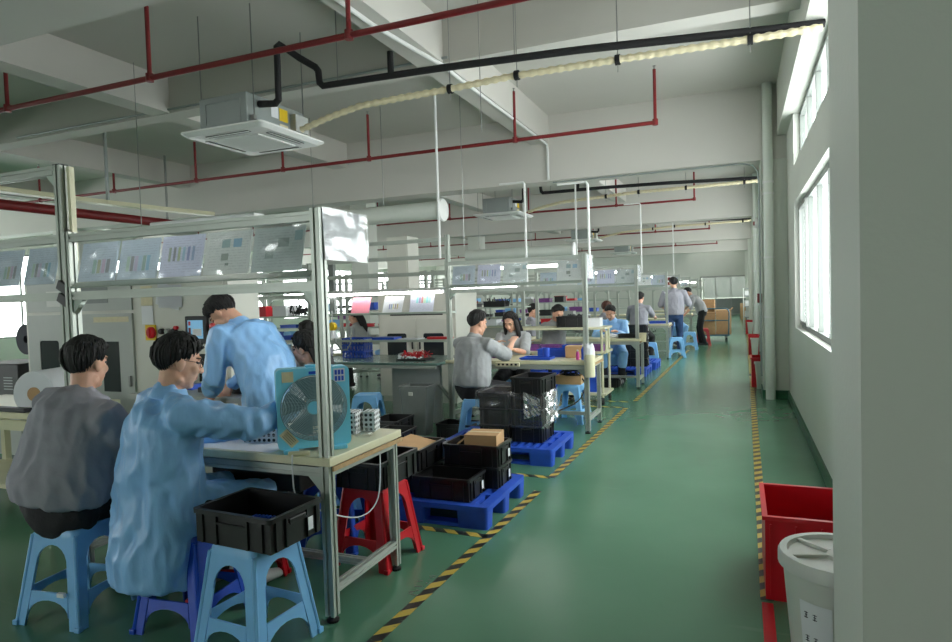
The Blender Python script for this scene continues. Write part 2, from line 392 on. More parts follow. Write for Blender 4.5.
# ------------------------------------------------------------------ room shell
XL, XR, Y0, Y1, H = -20.0, .6, -6.0, 41.5, 4.22
struct(MB().bx((XL, Y0, -.2), (XR + .2, Y1, 0)).build('floor', 'floor'))
struct(MB().bx((XL - .2, Y0 - .2, H), (XR + .2, Y1 + .2, H + .2)).build('ceiling', 'ceil'))
YX = M4(((0, 0, 1, 0), (1, 0, 0, 0), (0, 1, 0, 0), (0, 0, 0, 1)))     # plate (y,z) -> world
bays = [(3.5, 8.45), (11.1, 15.9), (18.4, 23.2), (25.6, 30.4), (32.8, 37.6)]
def rect(a, b, c, d): return [(a, b), (c, b), (c, d), (a, d)]
holes = []
for a, b in bays: holes += [rect(a, 1.025, b, 2.49), rect(a, 2.91, b, 3.56)]
struct(MB().cut(rect(Y0, 0, Y1, H), holes, .2, M4.Translation((XR + .1, 0, 0)) @ YX).build('wall_right', 'wall'))
lw = [(-4, 2), (3.0, 9.2), (10.4, 16.4), (17.6, 23.6), (24.8, 30.8), (32.0, 38.0), (38.9, 41.3)]  # last short opening added to brighten the end wall
lh = [rect(a, .7, b, 3.2) for a, b in lw]
struct(MB().cut(rect(Y0, 0, Y1, H), lh, .2, M4.Translation((XL - .1, 0, 0)) @ YX).build('wall_left', 'wall'))
XZ = M4(((1, 0, 0, 0), (0, 0, 1, 0), (0, 1, 0, 0), (0, 0, 0, 1)))
struct(MB().cut(rect(XL, 0, XR + .2, H), [rect(-2.2, .02, .4, 2.3)], .2, M4.Translation((0, Y1 + .1, 0)) @ XZ).build('wall_far', 'wall'))
bh = [rect(-9.0, .9, -4.8, 3.2)]  # opening added behind the camera, sized to give the foreground fill light
struct(MB().cut(rect(XL, 0, XR + .2, H), bh, .2, M4.Translation((0, Y0 - .1, 0)) @ XZ).build('wall_near', 'wall'))
struct(MB().bx((XR - .02, Y0, 0), (XR, Y1, .1)).build('baseboard_right', 'greenpaint'))
# edge beam over the windows
struct(MB().bx((.488, Y0, 3.53), (XR + .199, Y1, H)).build('beam', 'wall'))
wn = 0
def window(axis, at, a, b, z0, z1, panes, sashdark=False):
    global wn; wn += 1
    fr = MB(); w = .05
    def P(u, z, dep): return (at + dep, u, z) if axis == 'x' else (u, at + dep, z)
    fr.bx(P(a, z0, -.03), P(b, z0 + w, .03)); fr.bx(P(a, z1 - w, -.03), P(b, z1, .03))
    fr.bx(P(a, z0 + w, -.03), P(a + w, z1 - w, .03)); fr.bx(P(b - w, z0 + w, -.03), P(b, z1 - w, .03))
    o = struct(fr.build('window_%d' % wn, 'winframe'))
    st = (b - a) / panes
    for i in range(1, panes):
        u = a + st * i
        MB().bx(P(u - .025, z0 + w, -.025), P(u + .025, z1 - w, .025)).build('mullion', 'winframe', o)
    if sashdark:
        s = MB(); u0, u1 = b - st * 1.0, b - .06
        for q in ((u0, z0 + w, u0 + .04, z1 - w), (u1 - .04, z0 + w, u1, z1 - w), (u0 + .04, z0 + w, u1 - .04, z0 + w + .04), (u0 + .04, z1 - w - .04, u1 - .04, z1 - w)):
            s.bx(P(q[0], q[1], -.055), P(q[2], q[3], -.032))
        s.build('sliding_sash', 'steel', o)
    MB().bx(P(a + w, z0 + w, -.003), P(b - w, z1 - w, .003)).build('pane', 'glass', o)
    return o
def portal(loc, rot, sx, sy):
    l = bpy.data.lights.new('window_daylight', 'AREA'); l.shape = 'RECTANGLE'; l.size = sx; l.size_y = sy; l.cycles.is_portal = True
    o = bpy.data.objects.new('window_daylight', l); COL.objects.link(o); o.location = loc; o.rotation_euler = rot
for i, (a, b) in enumerate(bays):
    window('x', .7, a, b, 1.025, 2.49, 6, i == 0); window('x', .7, a, b, 2.91, 3.53, 6)
    portal((.86, (a + b) / 2, 2.28), (0, PI / 2, 0), 2.6, b - a + .1)
for a, b in lw:
    window('x', XL - .1, a, b, .7, 3.2, 5); portal((XL - .26, (a + b) / 2, 1.95), (0, -PI / 2, 0), 2.7, b - a + .1)
for a, b in ((-9.0, -4.8),):
    window('y', Y0 - .1, a, b, .9, 3.2, 4 if b - a > 3 else 2); portal(((a + b) / 2, Y0 - .26, 2.05), (PI / 2, 0, 0), b - a + .1, 2.4)  # added window, unseen, lets fill light in from behind the camera
# pilasters along the right wall
pil = [(1.87, 2.44), (9.6, 10.15), (16.9, 17.45), (24.2, 24.75), (31.5, 32.05), (38.7, 39.25)]
for i, (a, b) in enumerate(pil):
    c = struct(MB().bx((.28, a, 0), (XR, b, H)).build('column', 'wall'))
    if i: MB().bx((.265, a - .015, 0), (XR, b + .015, .11)).build('baseboard_column', 'greenpaint', c)
# beams
bm_ = [2.386 + 7.2 * k for k in range(-1, 5)]
for y in bm_: struct(MB().bx((XL, y, 3.23), (XR, y + .4, H)).build('beam', 'ceil'))
for k in range(-1, 5): struct(MB().bx((XL, 5.82 + 7.2 * k, 3.8), (XR, 6.06 + 7.2 * k, H)).build('beam', 'ceil'))
for x in (-2.94, -6.54, -10.14, -13.74, -17.34): struct(MB().bx((x, Y0, 3.806), (x + .28, Y1, H)).build('beam', 'ceil'))
for x, y in ((-8.6, 13.2), (-8.6, 20.4), (-13.9, 9.6)): struct(MB().bx((x, y, 0), (x + .45, y + .45, H)).build('column', 'wall'))
# strip curtain door at the far end
dr = MB()
for q in ((-2.2, -2.14), (.34, .4), (-1.37, -1.33), (-.52, -.48)): dr.bx((q[0], 41.42, .0), (q[1], 41.49, 2.3))
dr.bx((-2.2, 41.42, 2.24), (.4, 41.49, 2.32))
d1 = struct(dr.build('door_1', 'steel'))
MB().bx((-2.12, 41.45, 1.0), (.33, 41.47, 2.24)).build('clear_curtain', 'strip', d1)
MB().bx((-2.12, 41.44, .02), (.33, 41.48, .98)).build('dark_curtain', 'bingrey', d1)
struct(MB().bx((-4, 44.5, 0), (2, 44.6, 2.6)).build('wall_corridor', 'wall')); struct(MB().bx((-4, 41.7, -.1), (2, 44.5, 0)).build('floor_corridor', 'floor'))

# ------------------------------------------------------------------ things on the right wall
def downpipe(y, lab):
    t = thing('drain_pipe', lab, 'pipe', (.365, y, 0), 0, 'drain pipes')
    MB().cyl((0, 0, .0), (0, 0, H), .062, 20).build('pipe', 'pipewhite', t, smooth=True)
    for z in (1.1, 1.9, 2.75, 2.9): MB().cyl((0, 0, z), (0, 0, z + .025), .07, 20).build('clamp', 'acwhite', t, smooth=True)
    return t
downpipe(9.51, 'white drain pipe standing against the second column, beside the near window')
downpipe(16.7, 'white drain pipe against the third column, half hidden behind the nearer pipe')
t = thing('alarm_bell', 'round white alarm bell with red centre high on the column edge', 'alarm', (.262, 9.75, 2.4), 0)
MB().lathe([(0, -.0), (.07, 0), (.075, .03), (.05, .06), (0, .065)], (0, 0, 0), 20, M4.Rotation(-PI / 2, 3, 'Y')).build('gong', 'acwhite', t, smooth=True)
MB().lathe([(0, .06), (.03, .06), (.028, .08), (0, .082)], (0, 0, 0), 14, M4.Rotation(-PI / 2, 3, 'Y')).build('centre', 'redpipe', t)
t = thing('call_point', 'red fire alarm call point with a grey box on the column side', 'alarm', (.27, 9.75, 1.36))
MB().bx((-.05, -.07, -.06), (.01, .05, .07), .006).build('body', 'redpipe', t)
MB().bx((-.035, .055, -.05), (.01, .15, .06), .006).build('junction_box', 'acgrey', t)
c = tag(MB().tube([(-2.6, 9.56, 3.2), (.05, 9.56, 3.2), (.18, 9.56, 3.17), (.24, 9.57, 3.08), (.255, 9.585, 2.95), (.258, 9.59, 0.3)], .013, 8).build('conduit', 'acgrey', smooth=True), 'grey conduit along the underside of the main beam and down the column', 'conduit')
c = tag(MB().tube([(-9, 5.8, 3.84), (-2.9, 5.8, 3.84), (-2.6, 5.8, 3.84)], .014, 8).build('conduit', 'acgrey', smooth=True), 'grey conduit clipped along the nearest cross beam behind the air conditioner', 'conduit')
c = tag(MB().tube([(-2.78, 2.85, 3.775), (-2.78, 4.7, 3.775), (-2.72, 5.3, 3.775), (-2.66, 5.8, 3.775), (-2.67, 6.2, 3.775), (-2.67, 9.53, 3.775), (-2.67, 9.555, 3.7), (-2.67, 9.555, 3.25)], .02, 8).build('conduit', 'acwhite', smooth=True), 'white conduit running under the long beam and down the main beam face', 'conduit')

# ------------------------------------------------------------------ sprinkler pipes
def sprinkler(y, z, xs, xend, lab, r=.024):
    t = thing('sprinkler_pipe', lab, 'pipe', (0, y, z), 0, 'red sprinkler pipes')
    MB().tube([(-17, 0, 0), (xend, 0, 0)], r, 10).build('main_pipe', 'redpipe', t, smooth=True)
    for x in xs + [xend]:
        rz = MB().tube([(x, 0, -r * .9), (x, 0, 4.12 - z)], r * .8, 10).build('riser', 'redpipe', t, smooth=True)
        MB().cyl((x, 0, -r * 1.3), (x, 0, r * 1.6), r * 1.4, 10).build('tee', 'redpipe', t, smooth=True)
        MB().lathe([(.006, 0), (.012, .015), (.005, .03), (.02, .035), (.02, .04), (0, .042)], (x, 0, 4.12 - z), 10).build('sprinkler_head', 'steel', rz)
    return t
sp_l = ['nearest red sprinkler pipe crossing the ceiling in front of the air conditioner', 'red sprinkler pipe behind the nearest air conditioner, ending in an upright stub by the window',
        'red sprinkler pipe just below the first main beam', 'red sprinkler pipe at the second air conditioner, ending beside the hose', 'red sprinkler pipe in the third bay, its stub end left of the bell', 'red sprinkler pipe beyond the third air conditioner', 'red sprinkler pipe in the far bays, short and thin', 'farthest red sprinkler pipe before the end wall']
for k, lab in enumerate(sp_l):
    y = [4.22, 7.95, 11.3, 15.0, 18.8, 22.4, 26.2, 29.8][k]
    xs = [-15.2 + 2.1 * j for j in range(7)] if k else [-8.7, -6.67, -4.75, -2.7]
    if k == 1: xs = [-13.7, -11.8, -9.9, -8.05, -6.33, -4.83, -2.65]
    sprinkler(y, 3.5, xs, -.9, lab)
t = thing('sprinkler_main', 'thick red sprinkler main running lengthwise high above the left benches', 'pipe', (-9.42, 5, 2.98))
MB().tube([(0, -4, 0), (0, 4.2, 0)], .075, 14).build('main_pipe', 'redpipe', t, smooth=True)
for y in (.2, 3.6): MB().tube([(0, y, 0), (0, y, 1.2)], .02, 8).build('hanger', 'steel', t)
t = thing('cable_tray', 'cream cable tray sweeping lengthwise above the left benches', 'tray', (-8.5, 5.2, 3.02))
MB().loft([[(x - .08 + .4 * (y / 3.4) ** 2, y, -.03), (x + .08 + .4 * (y / 3.4) ** 2, y, -.03), (x + .08 + .4 * (y / 3.4) ** 2, y, .03), (x - .08 + .4 * (y / 3.4) ** 2, y, .03)] for x, y in [(0, -4 + .55 * i) for i in range(14)]]).build('trough', 'creampaint', t)
for y in (-.6, 1.5): MB().bx((-.02, y, .03), (.02, y + .03, 1.15)).build('hanger', 'acgrey', t)

# ------------------------------------------------------------------ air conditioners, pipes, hoses
def aircon(y, lab):
    t = thing('cassette_air_conditioner', lab, 'air conditioner', (-4.38, y, 3.1), 0, 'ceiling cassette air conditioners')
    bd = MB().bx((-.29, -.41, .03), (.27, .41, .33), .01).build('casing', 'acgrey', t)
    MB().cut(rrect(-.22, .06, .2, .28, .01), [rrect(-.208, .072, .188, .268, .01)], .006, M4.Translation((0, -.413, 0)) @ XZ).build('cover_plate', 'acgrey', bd)
    pn = MB(); pn.loft([[(x, yy, z) for x, yy in rrect(-s, -s, s, s, .05)] for s, z in ((.46, .035), (.485, .03), (.485, .015), (.44, -.015), (.30, -.02))])
    p = pn.build('fascia_panel', 'acwhite', t, smooth=False)
    g = MB().bx((-.27, -.27, -.032), (.27, .27, -.018), .006)
    for i in range(18): g.bx((-.25, -.25 + i * .0285, -.036), (.25, -.243 + i * .0285, -.032))
    g.build('intake_grille', 'acwhite', t)
    for k in range(4):
        a = k * PI / 2; m = RZ(a)
        MB().box(m @ V((.365, 0, -.014)), (.05, .5, .016), m).build('air_outlet', 'dark', t)
        MB().box(m @ V((.372, 0, -.021)), (.022, .5, .006), m).build('louvre', 'acwhite', t)
    for sx in (-1, 1):
        for sy in (-1, 1):
            MB().cyl((sx * .31, sy * .36, .1), (sx * .31, sy * .36, H - 3.1), .006, 6).build('hanger_rod', 'steel', t)
            MB().bx((sx * .29 - .01, sy * .36 - .02, .08), (sx * .31 + .01, sy * .36 + .02, .12)).build('bracket', 'steel', t)
    MB().bx((.25, .2, .1), (.34, .4, .27), .008).build('connection_box', 'machined', t)
    st = MB().bx((.27, -.08, .18), (.274, .02, .29)).build('white_label', 'paper', t); st['label'] = 'white and blue sticker'
    st = MB().bx((.27, .04, .17), (.274, .16, .29)).build('warning_label', 'yellow', t); st['label'] = 'yellow warning sticker'
    MB().bx((.27, .04, .1), (.274, .16, .14)).build('small_label', 'ltan', t)
    tri = MB().cut([(-.03, 0), (.03, 0), (0, .05)], [], .003, M4.Translation((.272, -.03, .06)) @ YX).build('triangle_label', 'yellow', t)
    return t
ac_l = ['nearest grey and white ceiling air conditioner, hanging above the foreground bench', 'second ceiling air conditioner, hanging under the first main beam', 'third ceiling air conditioner, small above the mid benches', 'farthest of the ceiling air conditioners, tiny near the end wall']
for k in range(4): aircon(5.1 + 7.2 * k, ac_l[k])
for k in range(3):
    dy = 7.2 * k
    t = thing('insulated_pipe', ['thick black insulated pipe from the nearest air conditioner to the window wall', 'black insulated pipe crossing beneath the first main beam', 'thin black insulated pipe in the third bay'][k], 'pipe', (0, dy, 0), 0, 'black insulated pipes')
    MB().tube([(-4.1, 4.85, 3.35), (-3.92, 4.85, 3.33), (-3.88, 4.85, 3.36), (-3.875, 4.85, 3.83), (-3.86, 4.87, 3.86), (-3.74, 5.0, 3.76), (-3.62, 5.07, 3.68), (-3.59, 5.07, 3.64), (-3.58, 5.07, 3.53), (-3.55, 5.08, 3.5), (-2.4, 5.2, 3.515), (-1.2, 5.33, 3.51), (.28, 5.55, 3.49), (.62, 5.6, 3.49)], .032, 12).build('lagging', 'black_foam', t, smooth=True)
    MB().tube([(-2.87, 5.15, 3.5), (-2.87, 5.15, 3.72)], .03, 10).build('branch', 'black_foam', t, smooth=True)
    for x, y in ((-3.4, 5.1), (-1.75, 5.3), (-.9, 5.4), (.1, 5.52)):
        MB().cyl((x, y, 3.5), (x, y, H), .005, 6).build('hanger_rod', 'steel', t)
    t = thing('drain_hose', ['ribbed cream hose drooping from the nearest air conditioner to the window wall', 'ribbed cream hose from the second air conditioner under the main beam', 'ribbed cream hose of the third air conditioner'][k], 'hose', (0, dy, 0), 0, 'cream ribbed hoses')
    ctrl = [(-3.9, 5.2, 3.17), (-3.57, 5.2, 3.247), (-3.235, 5.2, 3.303), (-2.84, 5.25, 3.333), (-2.361, 5.3, 3.357), (-1.813, 5.35, 3.395), (-.936, 5.4, 3.405), (.1, 5.5, 3.425), (.62, 5.57, 3.45)]
    pts, rr = [], []
    for a, b in zip(ctrl, ctrl[1:]):
        a, b = V(a), V(b); n = max(2, int((b - a).length / .02))
        for i in range(n): pts.append(a.lerp(b, i / n)); rr.append(.033 if (len(pts) % 4) < 2 else .026)
    MB().tube(pts, rr, 8).build('hose', 'ltan', t, smooth=True)
    for x, y, z in ((-2.36, 5.3, 3.357), (-1.75, 5.35, 3.396), (-.9, 5.41, 3.405), (.1, 5.5, 3.425)):
        MB().cyl((x - .02, y, z), (x + .02, y, z), .042, 12).build('clip', 'black_foam', t)
        MB().cyl((x, y, z - .1), (x, y, H), .004, 6).build('hanger_rod', 'steel', t)
# air ducts
for (x, y, z, n) in ((-3.75, 8.0, 2.7, 'white round air duct with a capped end hanging behind the foreground frame'), (-3.2, 13.2, 2.42, 'white round air duct with a capped end above the second row of benches')):
    t = thing('air_duct', n, 'duct', (x, y, z), 0, 'white round ducts')
    MB().cyl((-2.4, 0, 0), (0, 0, 0), .125, 24).build('tube', 'pipewhite', t, smooth=True)
    MB().lathe([(0, 0), (.15, 0), (.16, .02), (.15, .04), (.05, .05), (0, .05)], (0, 0, 0), 24, M4.Rotation(PI / 2, 3, 'Y')).build('end_cap', 'acwhite', t, smooth=True)
    for dx in (-2.1, -.9): MB().cyl((dx, 0, .12), (dx, 0, H - z), .005, 6).build('hanger_rod', 'steel', t)
# white drop conduits that feed the benches
for (x, y, z0, z1, n) in ((-3.14, 6.62, 1.95, 3.8, 'white cable pole dropping to the left post of the second row bench'), (-2.62, 8.2, 1.6, 3.0, 'thin white cable pole dropping behind the second row bench'), (-1.56, 7.2, 1.93, 2.75, 'white cable pole dropping to the right post of the second row bench'),
                          (-1.95, 14.2, 1.9, 3.4, 'white cable pole above the grey back view worker'), (-1.6, 17.6, 1.9, 3.4, 'white cable pole beyond the tall standing worker'), (-2.6, 11, 1.9, 3.5, 'white cable pole above the third row bench')):
    tag(MB().tube([(x - .35, y, z1), (x - .02, y, z1), (x, y, z1 - .03), (x, y, z0)], .015, 8).build('cable_pole', 'acwhite', smooth=True), n, 'conduit', 'white cable poles')
for (x, y, z, n) in ((-6.2, 5.3, 1.9, 'thin hanging wire left of the nearest air conditioner base'), (-3.0, 7.0, 2.1, 'thin hanging wire beside the white duct cap'), (-2.15, 5.5, 3.0, 'thin threaded rod left hanging beside the ribbed hose')):
    tag(MB().cyl((x, y, z), (x, y, H), .004, 6).build('hanging_wire', 'steel'), n, 'wire', 'thin hanging wires')
# ------------------------------------------------------------------ workbenches with document frames
def workbench(x, y, L, D, label, top=1.93, tz=.78, shelf=False, group='aluminium framed workbenches', arm=True):
    t = thing('workbench', label, 'workbench', (x, y, 0), 0, group)
    tb = MB().bx((-L - .05, -.035, tz - .04), (.04, D + .04, tz), .004).build('tabletop', 'cream', t)
    MB().bx((.041, -.02, tz - .062), (.052, D + .03, tz - .041)).build('edge_strip', 'woodstrip', tb)
    for px in (0, -L):
        p = MB().prof((px, 0, .03), (px, 0, top), .05).build('post', 'alu', t)
        MB().lathe([(.028, 0), (.03, .012), (.01, .018), (.008, .05), (0, .05)], (px, 0, 0), 14).build('levelling_foot', 'rubber', p)
        l = MB().prof((px, D, .03), (px, D, tz - .04), .042).build('leg', 'alu', t)
        MB().lathe([(.026, 0), (.028, .012), (.01, .018), (.008, .05), (0, .05)], (px, D, 0), 14).build('levelling_foot', 'rubber', l)
        MB().prof((px, .025, .15), (px, D - .02, .15), .04).build('foot_rail', 'alu', t)
        MB().prof((px, .025, tz - .07), (px, D - .02, tz - .07), .045).build('side_rail', 'alu', t)
    for yy in (0, D): MB().prof((-L + .025, yy, tz - .07), (-.025, yy, tz - .07), .045).build('apron_rail', 'alu', t)
    MB().prof((-L + .02, D * .55, .15), (-.02, D * .55, .15), .036).build('cross_rail', 'alu', t)
    for z, yy in ((top - .035, .0), (1.575, 0)): MB().prof((-L + .025, yy, z), (-.025, yy, z), .045).build('frame_rail', 'alu', t)
    MB().box((-L / 2, -.012, 1.632), (L - .06, .06, .006), M4.Rotation(.5, 3, 'X')).build('document_ledge', 'alu_paint', t)
    if arm: MB().prof((0, .025, top - .02), (0, .4, top - .02), .03).build('end_arm', 'alu', t)
    g = M4.Translation((0, 0, 0))
    for px, s in ((0, -1), (-L, 1)):
        for z in (1.575, tz - .07):
            q = MB().cut([(s * .024, -.022), (s * .024, -.1), (s * .1, -.022)], [], .03, M4.Translation((px, 0, z)) @ XZ); q.build('gusset', 'alu_paint', t)
    if shelf:
        for z in (1.32, 1.0): MB().bx((-L, .1, z - .02), (0, .42, z)).build('shelf', 'alu_paint', t)
    return t
def sleeve(x, y, w, sh, label, z0=1.645, h=.225, rz=0, tilt=.22, sheet_w=.96, group='plastic sleeved work sheets'):
    t = thing('document_sleeve', label, 'document', (x, y, z0), rz, group)
    b = math.sin(tilt) * h; c = math.cos(tilt) * h
    k = (1 - sheet_w) / 2 * w
    MB().quad((k, .001, .004), (w - k, .001, .004), (w - k, b + .001, c - .004), (k, b + .001, c - .004)).build('sheet', sh, t)
    m = MB(); n = 10
    f = lambda i, j: V((w * i / n, b * j / n - .006 - .014 * (noise.noise(V((x * 9 + i * .5, j * .45, y))) + .3), c * j / n))
    m.loft([[f(i, j) for i in range(n + 1)] for j in range(n + 1)], False, False)
    m.build('plastic_cover', 'sleeve', t, smooth=True)
    return t
def tube_light(x0, x1, y, z, label, chain=True):
    t = thing('tube_light', label, 'lamp', ((x0 + x1) / 2, y, z), 0, 'fluorescent tube lights')
    L = (x1 - x0) / 2
    MB().bx((-L, -.045, .012), (L, .045, .045), .008).build('housing', 'acwhite', t)
    MB().cyl((-L + .03, 0, -.006), (L - .03, 0, -.006), .014, 10).build('tube', 'tube', t, smooth=True)
    for s in (-1, 1): MB().bx((s * (L - .03) - .012, -.02, -.02), (s * (L - .03) + .012, .02, .014)).build('tube_holder', 'acwhite', t)
    return t

b1 = workbench(-1.79, 2.476, 1.66, .6, 'foreground cream topped workbench with aluminium frame, the blue box fan on it')
nm = ['with green and violet bars, leftmost on the foreground frame', 'with many coloured bars, second on the foreground frame', 'with thin bars and violet paper, third on the foreground frame', 'with small photos, fourth on the foreground frame', 'with grey pictures, beside the right post of the foreground frame']
xs = [-3.37, -3.07, -2.77, -2.47, -2.17]
for i in range(5): sleeve(xs[i], 2.445, .3 if i < 4 else .31, SH[i], 'plastic sleeved sheet ' + nm[i])
e = sleeve(-1.755, 2.47, .37, SHP[2], 'shiny blank sheet in a plastic sleeve hung on the end of the foreground frame', 1.69, .245, PI / 2, .04)
tube_light(-3.3, -2.5, 2.92, 1.965, 'white tube light fixture above the foreground frame, behind its leftmost sheets')
# tall frame and bench on the far left
t = thing('workbench', 'tall aluminium framed bench at the far left, the big tape roll on it', 'workbench', (-3.53, 2.5, 0), 0, 'aluminium framed workbenches')
MB().prof((0, 0, .02), (0, 0, 2.31), .05).build('post', 'alu', t); MB().prof((.04, .02, .02), (.04, .02, 1.95), .04).build('post', 'alu', t)
MB().prof((-2.4, 0, 2.285), (-.03, 0, 2.285), .05).build('frame_rail', 'alu', t)
MB().bx((-.027, -.027, 2.31), (.027, .027, 2.315)).build('end_cap', 'dark', t)
MB().bx((.05, .0, 1.6), (.072, .03, 2.3)).build('cable_cover', 'creampaint', t)
for z in (1.9, 1.575): MB().prof((-2.4, 0, z), (-.03, 0, z), .045).build('frame_rail', 'alu', t)
MB().cut([(-.024, -.022), (-.024, -.1), (-.1, -.022)], [], .03, M4.Translation((0, 0, 2.28)) @ XZ).build('gusset', 'alu_paint', t)
for z in (1.55, 1.62): MB().box((.03, -.03, z), (.1, .03, .05), M4.Rotation(.5, 3, 'Y')).build('bracket', 'dark', t)
MB().prof((-2.4, 0, .03), (-2.4, 0, 1.93), .05).build('post', 'alu', t)
MB().bx((-2.4, .45, .735), (-1.0, 1.1, .78), .004).build('tabletop', 'cream', t)
MB().bx((-2.4, .42, .66), (-1.0, .45, .73)).build('apron_rail', 'creampaint', t)
for q in ((-1.05, .5), (-1.05, 1.05), (-2.35, .5), (-2.35, 1.05)): MB().bx((q[0] - .025, q[1] - .025, 0), (q[0] + .025, q[1] + .025, .735)).build('leg', 'creampaint', t)
MB().bx((-2.38, .5, .2), (-1.02, 1.05, .23)).build('under_shelf', 'cream', t)
sleeve(-4.14, 2.47, .25, SH[0], 'plastic sleeved sheet with a blue patch at the far left edge of the picture')
sleeve(-3.86, 2.47, .28, SH[1], 'plastic sleeved sheet left of the tall aluminium post, bulging and creased')
t = thing('tape_roll', 'large white roll of film lying on the far left bench', 'roll', (-4.75, 3.2, .9), .3)
MB().lathe([(.05, -.16), (.16, -.16), (.165, -.15), (.165, .15), (.16, .16), (.05, .16), (.05, -.16)], (0, 0, 0), 32, M4.Rotation(PI / 2, 3, 'X')).build('film', 'paper', t, smooth=True)
MB().cyl((0, -.165, 0), (0, .165, 0), .05, 20).build('core', 'card', t)
for i in range(2): tag(MB().lathe([(0, 0), (.021, 0), (.022, .004), (.022, .07), (.018, .075), (0, .075)], (0, 0, 0), 16).build('battery_cell', 'bluecell', loc=(-4.6 + .05 * i, 2.995, .78), smooth=True), ['blue battery cell on the far left bench, the left one of two', 'blue battery cell on the far left bench, the right one of two'][i], 'battery', 'blue battery cells')
tag(MB().bx((-.2, -.03, 0), (.2, .03, .03), .005).build('black_tray', 'dark', loc=(-4.88, 2.985, .78)), 'black tray edge below the film roll', 'tray')
# aisle benches of the following rows
rows = [(6.79, .62), (10.14, .5), (14.75, .6), (17.6, .6), (21.2, .6), (24.8, .6), (28.4, .6)]
ordn = ['second', 'third', 'fourth', 'fifth', 'sixth', 'seventh', 'eighth']
rx = [-1.53, -1.48, -1.5, -1.47, -1.45, -1.42, -1.4]
protos = {}
for k, (y, D) in enumerate(rows):
    workbench(rx[k], y, 1.6, D, 'workbench beside the aisle in the %s row back' % ordn[k], arm=k < 2)
    for i in range(5 if k < 4 else 3):
        if k == 0 and i == 3: continue
        sleeve(rx[k] - 1.54 + .31 * i, y - .03, .29, SH[(i * 2 + k) % 5], 'plastic sleeved sheet %s from left on the aisle bench, %s row' % (['first', 'second', 'third', 'fourth', 'fifth'][i], ordn[k]))
    tube_light(rx[k] - 1.35, rx[k] - .3, y + .42, 1.84, 'lit tube light above the aisle bench of the %s row' % ordn[k])
sleeve(-1.5, 6.8, .3, SHP[2], 'white notice hung on the end post of the second row bench', 1.66, .26, PI / 2, .03)
sleeve(-1.45, 10.15, .3, SHP[2], 'white notice hung on the end post of the third row bench', 1.66, .26, PI / 2, .03)
t = thing('paper_sign', 'white sheet with red writing on the frame of the fifth row bench', 'sign', (-1.72, 17.55, 1.62))
MB().bx((-.15, -.004, 0), (.15, 0, .28)).build('sheet', 'paper', t)
for i in range(3):
    for j in range(2): MB().bx((-.12 + .09 * i, -.007, .04 + .12 * j), (-.055 + .09 * i, -.004, .12 + .12 * j)).build('red_print', 'redpipe', t)

# benches further from the aisle, with shelves full of trays
tray_c = ['dblue', 'red', 'dark', 'paper', 'lblue', 'machined', 'card', 'purple']
cc = ['deep blue', 'red', 'black', 'white', 'light blue', 'grey', 'cardboard', 'purple']
tray_protos = {}
def tray(kind, w, d, h):
    key = (kind, w, d, h)
    if key not in tray_protos:
        m = MB().bx((-w / 2, -d / 2, 0), (w / 2, d / 2, .006)); th = .006
        for q in ((-w / 2, -d / 2, w / 2, -d / 2 + th), (-w / 2, d / 2 - th, w / 2, d / 2), (-w / 2, -d / 2 + th, -w / 2 + th, d / 2 - th), (w / 2 - th, -d / 2 + th, w / 2, d / 2 - th)): m.bx((q[0], q[1], .006), (q[2], q[3], h))
        for q in ((-w / 2 - .008, -d / 2 - .008, w / 2 + .008, -d / 2), (-w / 2 - .008, d / 2, w / 2 + .008, d / 2 + .008)): m.bx((q[0], q[1], h - .015), (q[2], q[3], h))
        tray_protos[key] = m
        o = m.build('parts_tray', kind); tray_protos[key] = o; return o
    o = tray_protos[key].copy(); COL.objects.link(o); return o
far_p = None
cols = [-3.35, -5.15, -6.95, -8.75]
place = ['second', 'third', 'fourth', 'fifth']
for k, (y, D) in enumerate([(6.9, .6)] + [(r[0] + .1, .6) for r in rows[1:5]]):
    for j, x in enumerate(cols):
        if k == 0 and j < 1: continue
        lab = 'shelved workbench in the %s row back, %s from the aisle' % (ordn[k], place[j])
        if far_p is None: far_p = o = workbench(x, y, 1.66, .6, lab, top=2.0, shelf=True, arm=False)
        else: o = dup(far_p, (x, y, 0), 0, lab)
        if k < 4: tube_light(x - 1.45, x - .15, y + .28, 1.66, 'lit tube light over the shelved bench in the %s row, %s from the aisle' % (ordn[k], place[j]))
        if k > 3: continue
        for z, lv in ((1.32, 'upper shelf'), (1.0, 'lower shelf'), (.78, 'worktop')):
            xx = x - 1.55; q = 0
            while xx < x - .2 and q < 3:
                w = rnd.choice((.22, .3, .38)); h = rnd.choice((.06, .1, .14)); c = rnd.randrange(8)
                o = tray(tray_c[c], w, .26, h); o.location = (xx + w / 2, y + .26 + (.02 if z > .8 else .05), z)
                q += 1
                tag(o, '%s parts tray, %s on the %s, %s row, %s bench from the aisle' % (cc[c], ['first', 'second', 'third'][q - 1], lv, ordn[k], place[j]), 'tray', 'parts trays on the far benches')
                xx += w + rnd.uniform(.04, .25)

